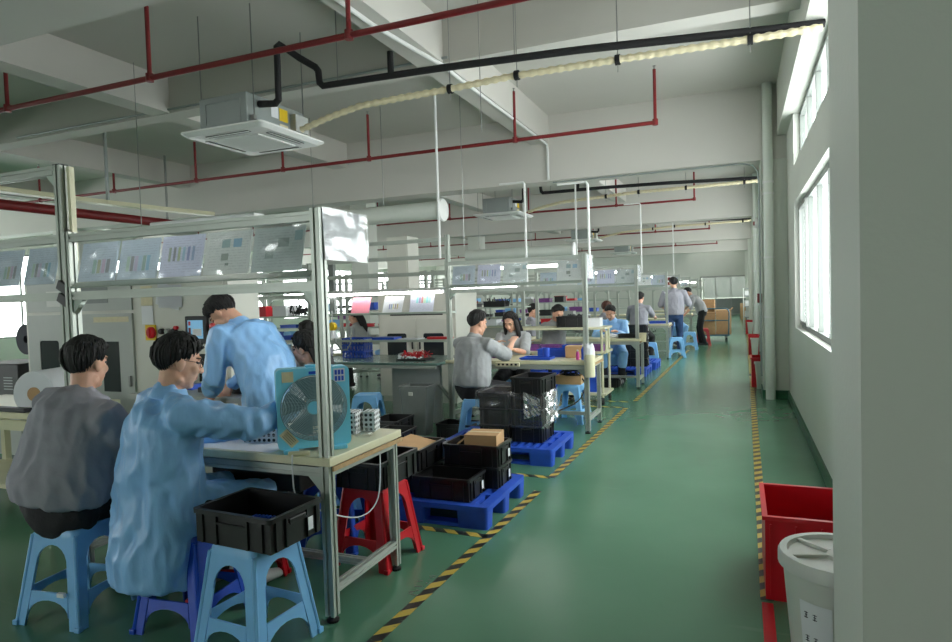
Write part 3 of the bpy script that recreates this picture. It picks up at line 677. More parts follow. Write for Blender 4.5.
# shelved bench left of the second row bench, with a mat top
t = thing('workbench', 'shelved bench with a green mat top, the heap of red wires on it', 'workbench', (-3.2, 6.75, 0), 0, 'aluminium framed workbenches')
MB().bx((-1.9, -.22, .735), (.02, .75, .765), .004).build('tabletop', 'glassd', t)
MB().bx((-1.9, -.22, .70), (.0, -.19, .734)).build('apron_rail', 'alu', t)
for x in (-.02, -1.9):
    MB().prof((x, .25, .02), (x, .25, 2.25), .05).build('post', 'alu', t)
    MB().prof((x, .7, .02), (x, .7, .735), .045).build('leg', 'alu', t)
MB().prof((-.06, -.02, .5), (-.02, .22, .28), .03).build('brace', 'alu', t)
for z in (2.2, 2.0, 1.8): MB().prof((-1.9, .25, z), (-.02, .25, z), .045).build('frame_rail', 'alu', t)
for z in (1.34, 1.0): MB().bx((-1.88, .2, z - .025), (-.04, .5, z)).build('shelf', 'alu_paint', t)
MB().bx((-.75, .1, .02), (-.1, .16, .72)).build('side_panel', 'machined', t)
MB().bx((-1.75, .28, 1.3), (-1.67, .34, 2.05)).build('cable_post', 'bingrey', t)
tube_light(-5.1, -3.25, 7.02, 1.585, 'long lit tube light under the top rails of the green mat bench')
def page(x, y, z, w, h, m, lab, rz=0, tilt=.35, name='work_sheet'):
    o = MB().quad((-w / 2, 0, 0), (w / 2, 0, 0), (w / 2, h * math.sin(tilt), h * math.cos(tilt)), (-w / 2, h * math.sin(tilt), h * math.cos(tilt))).build(name, m, loc=(x, y, z), rotz=rz)
    return tag(o, lab, 'paper', 'propped work sheets')
page(-4.47, 7.0, 1.342, .27, .21, 'pinkpaper', 'pink sheet propped on the upper shelf of the green mat bench')
page(-4.0, 6.99, 1.342, .3, .21, SHP[0], 'white sheet with slim coloured bars propped on the upper shelf, tilted', -.12)
page(-3.6, 7.0, 1.342, .32, .25, SHP[1], 'white sheet with two blocks of coloured bars propped near the right post', .05)
tag(MB().bx((-.16, -.1, 0), (.16, .1, .03), .004).build('tray', 'dblue', loc=(-4.15, 7.1, 1.0)), 'flat blue tray on the lower shelf of the green mat bench', 'tray')
tag(MB().bx((-.16, -.05, 0), (.16, .05, .03), .008).build('tool_case', 'red', loc=(-3.4, 7.1, 1.0)), 'flat red tool case at the right end of the lower shelf', 'case')
tag(MB().bx((-.14, -.1, 0), (.14, .1, .012), .003).build('paper_stack', 'paper', loc=(-3.8, 7.1, 1.0)), 'white papers lying between the blue tray and the red case', 'paper')
t = thing('tool_balancer', 'yellow tool balancer with a coiled cord hanging over the green mat bench', 'tool', (-4.82, 6.9, 1.18))
MB().lathe([(0, -.03), (.05, -.03), (.055, -.02), (.055, .02), (.05, .03), (0, .03)], (0, 0, 0), 18, M4.Rotation(PI / 2, 3, 'X')).build('drum', 'yellow', t, smooth=True)
MB().tube([(0, 0, .05), (0, 0, .2)], .006, 6).build('hook', 'steel', t)
MB().loft([[(r * math.cos(a * PI / 6), r * math.sin(a * PI / 6), z) for a in range(12)] for r, z in ((.03, -.05), (.07, -.15))]).build('cone_cover', 'paper', t, smooth=True)
MB().tube([(.0, 0, -.1), (.05, 0, -.22), (.12, 0, -.3), (.2, 0, -.3), (.26, 0, -.22), (.28, 0, -.02)], .009, 8).build('cord', 'acgrey', t, smooth=True)
def basket(x, y, z, lab, w=.3, d=.22, h=.07):
    o = thing('stacking_basket', lab, 'basket', (x, y, z), .05, 'stacked blue baskets')
    m = MB().bx((-w / 2, -d / 2, 0), (w / 2, d / 2, .008))
    for i in range(7):
        u = -w / 2 + w * i / 6
        for yy in (-d / 2, d / 2): m.bx((u - .008, yy - .004, .008), (u + .008, yy + .004, h))
    for i in range(6):
        u = -d / 2 + d * i / 5
        for xx in (-w / 2, w / 2): m.bx((xx - .004, u - .008, .008), (xx + .004, u + .008, h))
    m.build('mesh_wall', 'dblue', o)
    r = MB()
    for q in ((-w / 2 - .01, -d / 2 - .01, w / 2 + .01, -d / 2 + .004), (-w / 2 - .01, d / 2 - .004, w / 2 + .01, d / 2 + .01), (-w / 2 - .01, -d / 2 + .004, -w / 2 + .004, d / 2 - .004), (w / 2 - .004, -d / 2 + .004, w / 2 + .01, d / 2 - .004)): r.bx((q[0], q[1], h), (q[2], q[3], h + .014))
    r.build('rim', 'dblue', o); return o
for i, n in enumerate(('lowest', 'middle', 'topmost')): basket(-4.62, 7.15, .766 + .0845 * i, '%s of the three blue baskets stacked on the green mat bench' % n)
t = thing('wire_harness_heap', 'heap of red wires with white connectors on the green mat bench', 'wires', (-3.62, 6.85, .766))
tr = MB().bx((-.2, -.12, 0), (.2, .12, .02), .006).build('tray', 'dark', t)
m = MB(); m2 = MB()
for i in range(46):
    a = rnd.uniform(0, 6.28); r = rnd.uniform(.02, .15); x, y = r * math.cos(a) * 1.2, r * math.sin(a) * .6
    m.tube([(x, y, .03), (x + rnd.uniform(-.05, .05), y + rnd.uniform(-.03, .03), .06 + rnd.uniform(0, .06)), (x + rnd.uniform(-.09, .09), y + rnd.uniform(-.04, .04), .03 + rnd.uniform(0, .05))], .005, 5)
    if i < 28: m2.box((rnd.uniform(-.19, .14), -.1 + rnd.uniform(-.03, .03), .03 + rnd.uniform(0, .03)), (.016, .026, .014), RZ(rnd.uniform(0, 3)))
m.build('red_wires', 'red', t)['kind'] = 'stuff'; m2.build('connectors', 'paper', t)['kind'] = 'stuff'
tag(MB().ell((0, 0, .03), (.1, .06, .03)).build('plastic_bag', 'paper', loc=(-3.95, 7.2, .766), smooth=True), 'crumpled white bag behind the heap of red wires', 'bag')
t = thing('waste_bin', 'grey square waste bin under the green mat bench', 'bin', (-3.34, 6.35, 0), .05)
def cone4(w0, w1, z0, z1, th=.008):
    rr = lambda w, z: [(x, y, z) for x, y in rrect(-w, -w * .8, w, w * .8, .02)]
    return MB().loft([rr(w0, z0), rr(w1, z1), rr(w1 - th, z1), rr(w0 - th, z0 + .01)])
cone4(.13, .165, 0, .52).build('body', 'bingrey', t)
m = MB().cut(rrect(-.175, -.14, .175, .14, .02), [rrect(-.155, -.12, .155, .12, .02)], .025, M4.Translation((0, 0, .53))); m.build('rim', 'bingrey', t)
MB().bx((-.05, -.142, .44), (.0, -.13, .48), .004).build('grip', 'binwhite', t)
# ------------------------------------------------------------------ stools
def make_stool(label, m='lblue', h=.45, loc=(0, 0, 0), rz=0, group=None):
    t = thing('plastic_stool', label, 'stool', loc, rz, group or {'lblue': 'light blue plastic stools', 'dblue': 'deep blue plastic stools', 'red': 'red plastic stools'}[m])
    hp = h - .02; w = lambda v: .185 - .06 * v / hp
    st = MB()
    st.loft([[(x, y, z) for x, y in rrect(-s, -s, s, s, .035)] for s, z in ((.132, hp - .035), (.132, hp + .008), (.126, hp + .018), (.112, hp + .02), (.105, hp + .015))])
    st.build('seat', m, t, smooth=True)
    a0, a1 = h * .28, h * .36      # stretcher band
    sp = h * .62                   # spring of the upper arch
    li = lambda v: w(v) - .058 + .008 * v / hp
    for k in range(4):
        mm = RZ(k * PI / 2).to_4x4() @ M4(((1, 0, 0, 0), (0, .06 / hp, 1, -.185), (0, 1, 0, 0), (0, 0, 0, 1)))
        n = 10
        arch = [(li(sp) * math.cos(PI * i / n), sp + (hp - .05 - sp) * math.sin(PI * i / n)) for i in range(n + 1)]
        ap = [(-w(sp), sp)] + [(w(sp) * -1, sp)][:0] + arch[::-1] + [(w(sp), sp), (w(hp), hp - .004), (-w(hp), hp - .004)]
        MB().cut(ap, [], .009, mm).build('apron', m, t)
        b0 = h * .12
        s2 = [(li(b0) * math.cos(PI * i / n), b0 + (a0 - b0) * math.sin(PI * i / n)) for i in range(n + 1)][::-1]
        MB().cut(s2 + [(li(b0), b0), (li(a1), a1), (-li(a1), a1)][1:], [], .009, mm).build('stretcher', m, t)
        lg = MB()
        lg.cut([(w(0), 0), (w(sp), sp), (li(sp), sp), (li(0) + .008, 0)], [], .01, mm)
        lg.cut([(-w(0), 0), (-w(sp), sp), (-li(sp), sp), (-li(0) - .008, 0)], [], .01, RZ(PI / 2).to_4x4() @ mm)
        c0 = RZ(k * PI / 2) @ V((w(0), -w(0), 0)); c1 = RZ(k * PI / 2) @ V((w(hp - .01), -w(hp - .01), hp - .01))
        lg.tube([c0, c1], [.011, .011], 8)
        lg.box(c0 + V((0, 0, .012)), (.03, .03, .024), RZ(k * PI / 2), .004)
        lg.build('leg', m, t)
    return t
stool = make_stool('light blue plastic stool under the seated worker in grey at the left', loc=(-3.07, 2.16, 0), rz=.12)
sd = make_stool('deep blue plastic stool under the seated worker in the blue smock', 'dblue', .45, (-2.44, 2.28, 0), .1)
s2 = dup(stool, (-1.99, 2.2, 0), -.08, 'light blue plastic stool in the foreground carrying a black crate'); s2.scale = (1, 1, 1.06)
sr = make_stool('red plastic stool carrying a black crate beside the bench leg', 'red', .46, (-1.98, 3.2, 0), -.06)
s_in = dup(sr, (-2.47, 2.62, 0), .3, 'red plastic stool behind the deep blue one, under the foreground bench')
dup(sd, (-2.33, 3.3, 0), .2, 'deep blue plastic stool standing behind the red one under the foreground bench')
more = [(-1.86, 7.42, -.1, 'light blue plastic stool under the second row bench with a box of cables on it', 'l'), (-2.56, 6.2, .2, 'light blue plastic stool under the grey shirted worker at the wrapped crates', 'l'),
        (-3.9, 6.2, .3, 'light blue plastic stool standing in front of the green mat bench, behind the crates', 'l'),
        (-1.75, 13.7, .1, 'light blue plastic stool right of the tall stack of black crates', 'l'), (-1.36, 15.2, .2, 'light blue plastic stool at the legs of the tall standing worker', 'l'), (-1.2, 17.2, 0, 'light blue plastic stool between the standing worker and the trolley', 'l'),
        (-2.05, 11.0, .2, 'deep blue plastic stool under the worker bending over the third row bench', 'd'), (-2.66, 7.9, 0, 'light blue plastic stool under the long haired woman', 'l'), (-2.55, 3.78, .2, 'light blue plastic stool under the dark haired woman behind the fan', 'l'),
        (-.95, 18.6, .1, 'red plastic stool beside the bending worker and the trolley', 'r')]
for x, y, r, lab, k in more: dup({'l': stool, 'd': sd, 'r': sr}[k], (x, y, 0), r, lab, {'l': None, 'd': None, 'r': None}[k])
st = MB().bx((.07, -.19, .155), (.11, -.175, .175)).build('sticker', 'paper', stool); st['label'] = 'small white sticker on the stretcher'

# ------------------------------------------------------------------ crates, pallets, boxes
CH = .145
def make_crate(label, loc=(0, 0, 0), rz=0, w=.44, d=.32, h=CH, m='crate', group='black crates', name='storage_crate', tagged=True):
    t = thing(name, label, 'crate', loc, rz, group); th = .008
    b = MB().bx((-w / 2 + .012, -d / 2 + .012, 0), (w / 2 - .012, d / 2 - .012, .01))
    x, y = w / 2 - .012, d / 2 - .012
    for q in ((-x, -y, x, -y + th), (-x, y - th, x, y), (-x, -y + th, -x + th, y - th), (x - th, -y + th, x, y - th)): b.bx((q[0], q[1], .01), (q[2], q[3], h - .02))
    for u in (-.8, -.42, .42, .8):
        for s in (-1, 1):
            b.bx((u * x - .006, s * y, .004), (u * x + .006, s * (y + .01), h - .02)); b.bx((s * x, u * y - .006, .004), (s * (x + .01), u * y + .006, h - .02))
    for s in (-1, 1):
        b.bx((-x * .4, s * y, h * .62), (x * .4, s * (y + .009), h * .68)); b.bx((s * x, -y * .4, h * .62), (s * (x + .009), y * .4, h * .68))
    b.build('shell', m, t)
    MB().cut(rrect(-w / 2, -d / 2, w / 2, d / 2, .02), [rrect(-w / 2 + .02, -d / 2 + .02, w / 2 - .02, d / 2 - .02, .012)], .02, M4.Translation((0, 0, h - .011))).build('rim', m, t)
    for s in (-1, 1): MB().bx((s * (w / 2 - .012), -.05, h - .055), (s * (w / 2 + .001), .05, h - .03), .003).build('handle', m, t)
    if tagged:
        l = MB().bx((w / 2 - .001, .06, h * .22), (w / 2 + .001, .09, h * .6)).build('label', 'paper', t); l['label'] = 'small white label'
    return t
cr = make_crate('black crate in the foreground standing on a light blue stool', (-1.975, 2.22, .4785), -.07, .45, .33, .148)
t = thing('comb_strip', 'blue strip of comb teeth lying in the foreground black crate', 'strip', (-1.94, 2.3, .489), .1)
MB().bx((-.13, -.015, 0), (.13, .015, .012)).build('bar', 'dblue', t); m = MB()
for i in range(14): m.bx((-.125 + .019 * i, -.015, .012), (-.117 + .019 * i, .015, .05))
m.build('teeth', 'dblue', t)
def C(x, y, z, rz, lab, grp=None): return dup(cr0, (x, y, z), rz, lab, grp)
cr0 = make_crate('black crate on the red stool beside the bench leg', (-1.955, 3.19, .462), PI / 2 - .03, .43, .31, .15)
C(-1.87, 3.98, .152, 0, 'black crate standing alone at the front of the near pallet, empty', None)
C(-1.79, 4.31, .152, 0, 'lower black crate of the two stacked on the near pallet, nearest the aisle')
C(-1.79, 4.31, .302, 0, 'upper black crate on the near pallet holding the big cardboard box')
C(-2.22, 4.13, .152, PI / 2, 'lower black crate at the left of the near pallet, labelled on its side'); C(-2.22, 4.13, .302, PI / 2, 'upper black crate at the left of the near pallet, holding a folded cardboard')
C(-2.45, 4.7, .0, PI / 2, 'lower black crate on the floor behind the left stack of the near pallet'); C(-2.45, 4.7, .15, PI / 2, 'upper black crate on the floor behind the left stack of the near pallet')
C(-2.62, 4.2, .152, PI / 2, 'lower black crate at the back left of the near pallet'); C(-2.62, 4.2, .302, PI / 2, 'upper black crate at the back left of the near pallet')
for x, y in ((-3.3, 5.7), (-2.98, 5.15)):
    for i in range(2): C(x, y, .15 * i, PI / 2 + .05, '%s black crate of the %s pile on the floor before the grey waste bin' % (['lower', 'upper'][i], 'farther' if y > 5.5 else 'nearer'))
C(-2.85, 6.35, .0, 0, 'black crate with white parts on the floor left of the wrapped stack')
for x, n in ((-1.83, 'right'), (-2.15, 'left')):
    C(x, 5.8, .152, PI / 2, 'lowest black crate on the second pallet, %s stack' % n)
    C(x, 5.8, .302, PI / 2, 'second black crate up on the second pallet, %s stack, wrapped in film' % n); C(x, 5.8, .452, PI / 2, 'third black crate up on the second pallet, %s stack, wrapped in film' % n)
C(-1.8, 5.76, .606, PI / 2 - .08, 'open black crate on top of the film wrapped stack')
# film wrapped round the stack
m = MB()
def ring(z, e): return [(x + e * noise.noise(V((x * 14, y * 14, z * 22))), y + e * noise.noise(V((x * 14 + 7, y * 14, z * 22))), z) for x, y in rrect(-2.325, 5.565, -1.655, 6.035, .02, 3) for _ in (0,)]
def dens(z, e):
    p = ring(z, 0); out = []
    for a, b in zip(p, p[1:] + p[:1]):
        n = max(1, int((V(b) - V(a)).length / .04))
        for i in range(n):
            q = V(a).lerp(V(b), i / n); q.x += e * noise.noise(V((q.x * 5, q.y * 5, z * 16))); q.y += e * noise.noise(V((q.x * 5 + 7, q.y * 5, z * 16))); out.append(q)
    return out
m.loft([dens(.29 + .33 * i / 12, .009) for i in range(13)], False)
tag(m.build('stretch_film', 'wrap', smooth=True), 'crinkled clear stretch film wound round the black crates on the second pallet', 'film')
m = MB(); m.loft([[V((-1.64 + .035 * noise.noise(V((i * .9, j * .8, 1))), 5.6 + .026 * i, .33 + .035 * j + .03 * noise.noise(V((i * .4, 3, 0))))) for i in range(16)] for j in range(9)], False, False)
m.loft([[V((-1.68 - .02 * i, 5.55 + .018 * noise.noise(V((i * .9, j * .9, 4))), .42 + .02 * j + .012 * i * (j - 3) / 6)) for i in range(9)] for j in range(8)], False, False)
tag(m.build('stretch_film', 'wrapw'), 'bunched end of the stretch film at the aisle corner, white highlights in its colour', 'film')
tag(MB().loft([[V((-2.3 + .1 * i, 5.6 + .1 * j, .615 + .02 * noise.noise(V((i * .9, j * .9, 0))))) for i in range(5)] for j in range(5)], False, False).build('stretch_film', 'wrap', smooth=True), 'loose clear film lying on top of the wrapped crates', 'film')
# crates by the third and fourth rows
for i in range(5): C(-1.78, 12.0, .152 + .15 * i, 0, '%s black crate of the tall stack behind the third row bench' % ['lowest', 'second lowest', 'middle', 'second highest', 'topmost'][i])
for i in range(2): C(-2.0, 10.35 + .5 * i, .0, 0, ['black crate on the floor under the front of the third row bench', 'black crate on the floor under the back of the third row bench'][i])
C(-2.4, 10.4, 0, 0, 'black crate at the left on the floor under the third row bench')
for i in range(2): C(-2.25, 12.1, .152 + .15 * i, 0, '%s black crate left of the tall crate stack' % ['lower', 'upper'][i])
def make_pallet(x, y, label, rz=0):
    t = thing('plastic_pallet', label, 'pallet', (x, y, 0), rz, 'blue plastic pallets')
    W, D = 1.1, .8
    hs = []
    for i in range(14):
        for j in range(3):
            x0 = -W / 2 + .05 + i * (W - .1) / 14; y0 = -D / 2 + .06 + j * (D - .1) / 3
            hs.append(rrect(x0 + .01, y0, x0 + .052, y0 + .2, .008, 2))
    MB().cut(rrect(-W / 2, -D / 2, W / 2, D / 2, .025), hs, .035, M4.Translation((0, 0, .132))).build('deck', 'pblue', t)
    for yy in (-D / 2 + .06, 0, D / 2 - .06):
        for xx, ww in ((-W / 2 + .11, .22), (0, .2), (W / 2 - .11, .22)):
            MB().loft([[(xx + a, yy + b, z) for a, b in rrect(-s, -q, s, q, .02)] for s, q, z in ((ww / 2 - .006, .052, 0), (ww / 2, .06, .115))]).build('foot_block', 'pblue', t)
    for yy in (-D / 2 + .06, 0, D / 2 - .06): MB().bx((-W / 2 + .2, yy - .045, .002), (W / 2 - .2, yy + .045, .022)).build('runner', 'pblue', t)
    return t
p1 = make_pallet(-2.07, 4.17, 'near blue plastic pallet beside the foreground bench, stacked with black crates', .01)
dup(p1, (-2.08, 5.77, 0), 0, 'blue plastic pallet under the film wrapped crates')
dup(p1, (-2.1, 12.0, 0), 0, 'blue plastic pallet under the tall crate stack behind the third row bench'); dup(p1, (-2.05, 13.0, 0), 0, 'blue plastic pallet further back, behind the tall crate stack')
# cardboard
def carton(x, y, z, w, d, h, lab, rz=0, m='card', open_=False):
    t = thing('cardboard_box', lab, 'box', (x, y, z), rz, 'cardboard boxes')
    MB().bx((-w / 2, -d / 2, 0), (w / 2, d / 2, h), .003).build('box_body', m, t)
    MB().bx((-w / 2 - .001, -.012, h), (w / 2 + .001, .012, h + .0015)).build('seam_tape', 'ltan', t)
    if open_:
        for s in (-1, 1): MB().box((s * (w / 2 + .03), 0, h + .03), (.004, d, .09), M4.Rotation(s * .75, 3, 'Y')).build('flap', m, t)
    return t
carton(-1.735, 4.31, .314, .24, .22, .205, 'light cardboard box standing in the upper black crate nearest the aisle', .1)
t = thing('cardboard_sheet', 'bent cardboard flap standing left of the box in the same crate', 'cardboard', (-1.93, 4.28, .45), .2, 'cardboard pieces')
MB().loft([[(-.06, -.1, -.12), (-.06, .1, -.12), (-.056, .1, -.12), (-.056, -.1, -.12)], [(-.02, -.1, -.03), (-.02, .1, -.03), (-.016, .1, -.03), (-.016, -.1, -.03)], [(.05, -.1, .02), (.05, .1, .02), (.054, .1, .02), (.054, -.1, .02)]]).build('flap', 'cardd', t)
tag(MB().box((0, 0, 0), (.26, .36, .01), M4.Rotation(.18, 3, 'Y')).build('cardboard_sheet', 'card', loc=(-2.22, 4.15, .44)), 'flat cardboard sheet lying in the left crate of the near pallet', 'cardboard')
tag(MB().box((0, 0, 0), (.26, .36, .01), M4.Rotation(-.12, 3, 'Y')).build('cardboard_sheet', 'cardd', loc=(-2.62, 4.2, .44)), 'flat cardboard sheet lying in the back left crate of the near pallet', 'cardboard')
for i in range(3): tag(MB().box((0, 0, 0), (.1, .05, .05), RZ(.3 * i)).build('white_part', 'paper', loc=(-2.93 + .1 * i, 6.33 + .03 * i, .04)), 'white part in the floor crate left of the wrapped stack, %s' % ['left', 'middle', 'right'][i], 'part', 'white parts in a crate')
t = thing('cardboard_box', 'open cardboard tray of cables on the light blue stool at the second row', 'box', (-1.87, 7.4, .452), .05, 'cardboard boxes')
for q in ((-.15, -.11, .15, -.104), (-.15, .104, .15, .11), (-.15, -.104, -.144, .104), (.144, -.104, .15, .104)): MB().bx((q[0], q[1], .006), (q[2], q[3], .1)).build('side_wall', 'card', t)
MB().bx((-.15, -.11, 0), (.15, .11, .006)).build('bottom', 'card', t)
m = MB()
for i in range(24):
    a = rnd.uniform(0, 6.28); x, y = rnd.uniform(-.08, .08), rnd.uniform(-.05, .05)
    m.tube([(x + .05 * math.cos(a + j * .9), y + .04 * math.sin(a + j * .9), .06 + .01 * (i % 10) + .01 * j) for j in range(6)], .006, 5)
o = m.build('cable_bundle', 'dark'); o.location = (-1.87, 7.4, .455); tag(o, 'tangle of black cables heaped in the cardboard tray', 'cables')
tag(MB().tube(smooth_path([(-1.78, 7.38, .58), (-1.68, 7.35, .45), (-1.7, 7.1, .3), (-1.85, 6.7, .24), (-2.05, 6.4, .2), (-2.2, 6.1, .02)]), .008, 6).build('power_cable', 'dark', smooth=True), 'black cable running from the box of cables down behind the wrapped crates', 'cable')

# ------------------------------------------------------------------ box fan
def ringtube(m, r, y, th=.0022, n=40): m.tube([(r * math.cos(2 * PI * i / n), y, r * math.sin(2 * PI * i / n)) for i in range(n + 1)], th, 5)
t = thing('box_fan', 'sky blue box fan standing on the foreground workbench', 'fan', (-1.945, 2.595, .78), math.radians(43))
W, Hh, Dp, z0 = .345, .385, .1, .018
fr = MB(); circ = [(.155 * math.cos(2 * PI * i / 48), .155 * math.sin(2 * PI * i / 48) + z0 + Hh / 2) for i in range(48)]
for yy in (-Dp / 2 + .006, Dp / 2 - .006): fr.cut(rrect(-W / 2, z0, W / 2, z0 + Hh, .022), [circ], .012, M4.Translation((0, yy, 0)) @ XZ)
oc = rrect(-W / 2, z0, W / 2, z0 + Hh, .022); ic = rrect(-W / 2 + .008, z0 + .008, W / 2 - .008, z0 + Hh - .008, .016)
fr.cut(oc, [ic], Dp - .02, XZ)
fr.loft([[(.155 * math.cos(a), y, .155 * math.sin(a) + z0 + Hh / 2) for a in [2 * PI * i / 48 for i in range(48)]] for y in (-Dp / 2 + .01, Dp / 2 - .01)], False)
fr.build('housing', 'fan', t)
C0 = M4.Translation((0, 0, z0 + Hh / 2))
g = MB()
for i in range(19): ringtube(g, .036 + .0067 * i, -Dp / 2 - .004, .0024)
for k in range(36):
    a = 2 * PI * k / 36; g.tube([(r * math.cos(a + (r - .03) * 2.4), -Dp / 2 - .003, r * math.sin(a + (r - .03) * 2.4)) for r in (.03, .07, .11, .157)], .0016, 4)
g.bm.transform(C0); g.build('front_grille', 'fanring', t)
h = MB().lathe([(0, -.012), (.03, -.012), (.034, -.004), (.034, .004)], (0, -Dp / 2, 0), 24, M4.Rotation(PI / 2, 3, 'X')); h.bm.transform(C0); h.build('grille_cap', 'fan', t, smooth=True)
rt = MB().cyl((0, -.03, 0), (0, .03, 0), .035, 20); rt.bm.transform(C0); ro = rt.build('hub', 'fan', t)
for k in range(5):
    b = MB(); a = 2 * PI * k / 5
    b.loft([[V((r * math.cos(a + s), -.02 + .04 * (s / .9), r * math.sin(a + s))) for s in (0, .3, .6, .9)] for r in (.033, .07, .11, .145)], False, False); b.bm.transform(C0)
    b.build('blade', 'fanblade', ro, smooth=True)
bg = MB()
for i in range(6): ringtube(bg, .04 + .022 * i, Dp / 2 + .002)
for k in range(16): a = 2 * PI * k / 16; bg.cyl((.03 * math.cos(a), Dp / 2 + .002, .03 * math.sin(a)), (.156 * math.cos(a), Dp / 2 + .002, .156 * math.sin(a)), .002, 4)
bg.bm.transform(C0); bg.build('rear_grille', 'fanring', t)
for s in (-1, 1): MB().bx((s * .115 - .035, -.075, 0), (s * .115 + .035, .075, .02), .005).build('foot', 'fan', t)
MB().bx((-.03, -.02, z0 + Hh), (.03, .02, z0 + Hh + .012), .004).build('top_knob', 'fan', t)
s_ = MB().bx((-.145, -Dp / 2 - .0015, z0 + Hh - .062), (-.092, -Dp / 2, z0 + Hh - .012)).build('square_sticker', 'ltan', t); s_['label'] = 'square beige sticker'
s_ = MB().box((-.122, -Dp / 2 - .001, z0 + .055), (.045, .002, .085), M4.Rotation(-.7, 3, 'Y')).build('slanted_label', 'ltan', t); s_['label'] = 'slanted beige label with small print'
for i in range(4): MB().box((-.122 + (i - 1.5) * .007, -Dp / 2 - .0025, z0 + .055 + (i - 1.5) * .006), (.003, .001, .06), M4.Rotation(-.7, 3, 'Y')).build('print_line', 'ink', s_)
s_ = MB().bx((.098, -Dp / 2 - .0015, z0 + Hh - .075), (.152, -Dp / 2, z0 + Hh - .01)).build('brand_sticker', 'paper', t); s_['label'] = 'white and blue lettered sticker'
for i in range(3):
    for j in range(2): MB().bx((.103 + .016 * i, -Dp / 2 - .003, z0 + Hh - .07 + .03 * j), (.114 + .016 * i, -Dp / 2 - .0014, z0 + Hh - .047 + .03 * j)).build('letter', 'dblue', s_)
MB().bx((-.02, -Dp / 2 - .002, z0 + Hh - .03), (.02, -Dp / 2, z0 + Hh - .016)).build('switch_plate', 'dblue', t)
tag(MB().tube(smooth_path([(-2.0, 2.5, .79), (-1.95, 2.43, .788), (-1.94, 2.415, .72), (-1.93, 2.42, .6), (-1.9, 2.5, .52), (-1.85, 2.8, .38), (-1.8, 2.93, .45), (-1.79, 2.95, .72)]), .0038, 6).build('electric_cable', 'paper', smooth=True), 'white cable looping down from the fan past the bench edge', 'cord')
t = thing('power_plug', 'beige plug and cord end lying in front of the fan', 'plug', (-1.93, 2.455, .782), .6)
MB().bx((-.05, -.012, 0), (.05, .012, .02), .006).build('plug_body', 'cream', t)
# battery cell holders
for i, (x, y, z, w, d, h_, r, n) in enumerate(((-1.99, 2.96, .782, .13, .11, .12, .2, 'tall white cell holder block full of round holes behind the fan'), (-1.9, 3.05, .782, .07, .1, .11, .25, 'narrow white cell holder block right of the tall one'), (-2.3, 2.64, .782, .2, .03, .08, .25, 'low white cell holder strip lying left of the fan'))):
    t = thing('cell_holder', n, 'battery holder', (x, y, z), r, 'white battery cell holders')
    MB().bx((-w / 2, -d / 2, 0), (w / 2, d / 2, h_), .003).build('holder_block', 'dots', t)
    MB().bx((-w / 2 - .002, -d / 2 - .002, h_ * .48), (w / 2 + .002, d / 2 + .002, h_ * .5)).build('joint_band', 'paper', t)
tag(MB().quad((-2.62, 2.46, .7815), (-2.1, 2.46, .7815), (-2.1, 2.92, .7815), (-2.62, 2.92, .7815)).build('work_sheet', 'paper'), 'large white paper lying on the foreground worktop left of the fan', 'paper')
tag(MB().ell((0, 0, .02), (.06, .05, .025)).build('plastic_bag', 'wrap', loc=(-1.86, 2.9, .78), smooth=True), 'small clear bag lying between the fan and the cell holders', 'bag')
tag(MB().bx((-.3, -.12, 0), (.3, .12, .1), .01).build('black_case', 'dark', loc=(-2.45, 2.85, .5)), 'black case slung under the foreground worktop', 'case')
# ------------------------------------------------------------------ machines
t = thing('battery_machine', 'big pale grey machine cabinet with control panel behind the foreground bench', 'machine', (-6.65, 4.25, 0))
W = 2.62
bd = MB().bx((0, .02, .1), (W, .4, 1.83), .006); bd.bx((.03, .05, 0), (W - .03, .36, .1)); bd.build('cabinet', 'machine', t)
def mdoor(x0, x1, z0, z1, wx, wz, nm_='door', mm='machined'):
    d = MB().cut(rect(x0, z0, x1, z1), [rrect(wx[0], wz[0], wx[1], wz[1], .03)], .02, M4.Translation((0, .008, 0)) @ XZ).build(nm_, mm, t)
    MB().bx((wx[0] - .002, .005, wz[0] - .002), (wx[1] + .002, .014, wz[1] + .002)).build('window_pane', 'mwin', d)
    MB().bx((x1 - .05, -.03, (z0 + z1) / 2 - .05), (x1 - .03, -.002, (z0 + z1) / 2 + .05), .004).build('handle', 'steel', d)
mdoor(.06, 1.5, .2, 1.45, (.22, .5), (.72, 1.2)); 
d = MB().bx((1.1, -.004, .72), (1.32, .0, 1.19), .001).build('window_pane', 'mwin', t)
MB().cut(rect(.06, 1.48, 1.5, 1.8), [], .014, M4.Translation((0, .01, 0)) @ XZ).build('upper_door', 'machined', t)
MB().cut(rect(1.56, .2, 2.58, 1.8), [rrect(2.27, .7, 2.42, 1.08, .03)], .016, M4.Translation((0, .008, 0)) @ XZ).build('control_panel', 'machine', t)
MB().bx((2.27, .01, .7), (2.42, .018, 1.08)).build('work_opening', 'mwin', t)
MB().bx((1.0, -.004, 1.37), (1.46, -.001, 1.42)).build('worn_strip', 'ltan', t)
MB().bx((.35, -.001, 1.53), (.62, .002, 1.68)).build('faded_label', 'binwhite', t); MB().bx((.85, -.001, 1.55), (1.2, .002, 1.7)).build('grey_label', 'bingrey', t)
s_ = MB().bx((1.68, -.02, 1.2), (1.8, 0, 1.34), .004).build('switch_plate', 'yellow', t)
k_ = MB().lathe([(0, .0), (.052, 0), (.052, .02), (.04, .03), (0, .03)], (1.765, -.02, 1.27), 20, M4.Rotation(PI / 2, 3, 'X')).build('rotary_knob', 'red', s_, smooth=True)
MB().bx((1.757, -.062, 1.235), (1.773, -.048, 1.305)).build('knob_grip', 'red', k_)
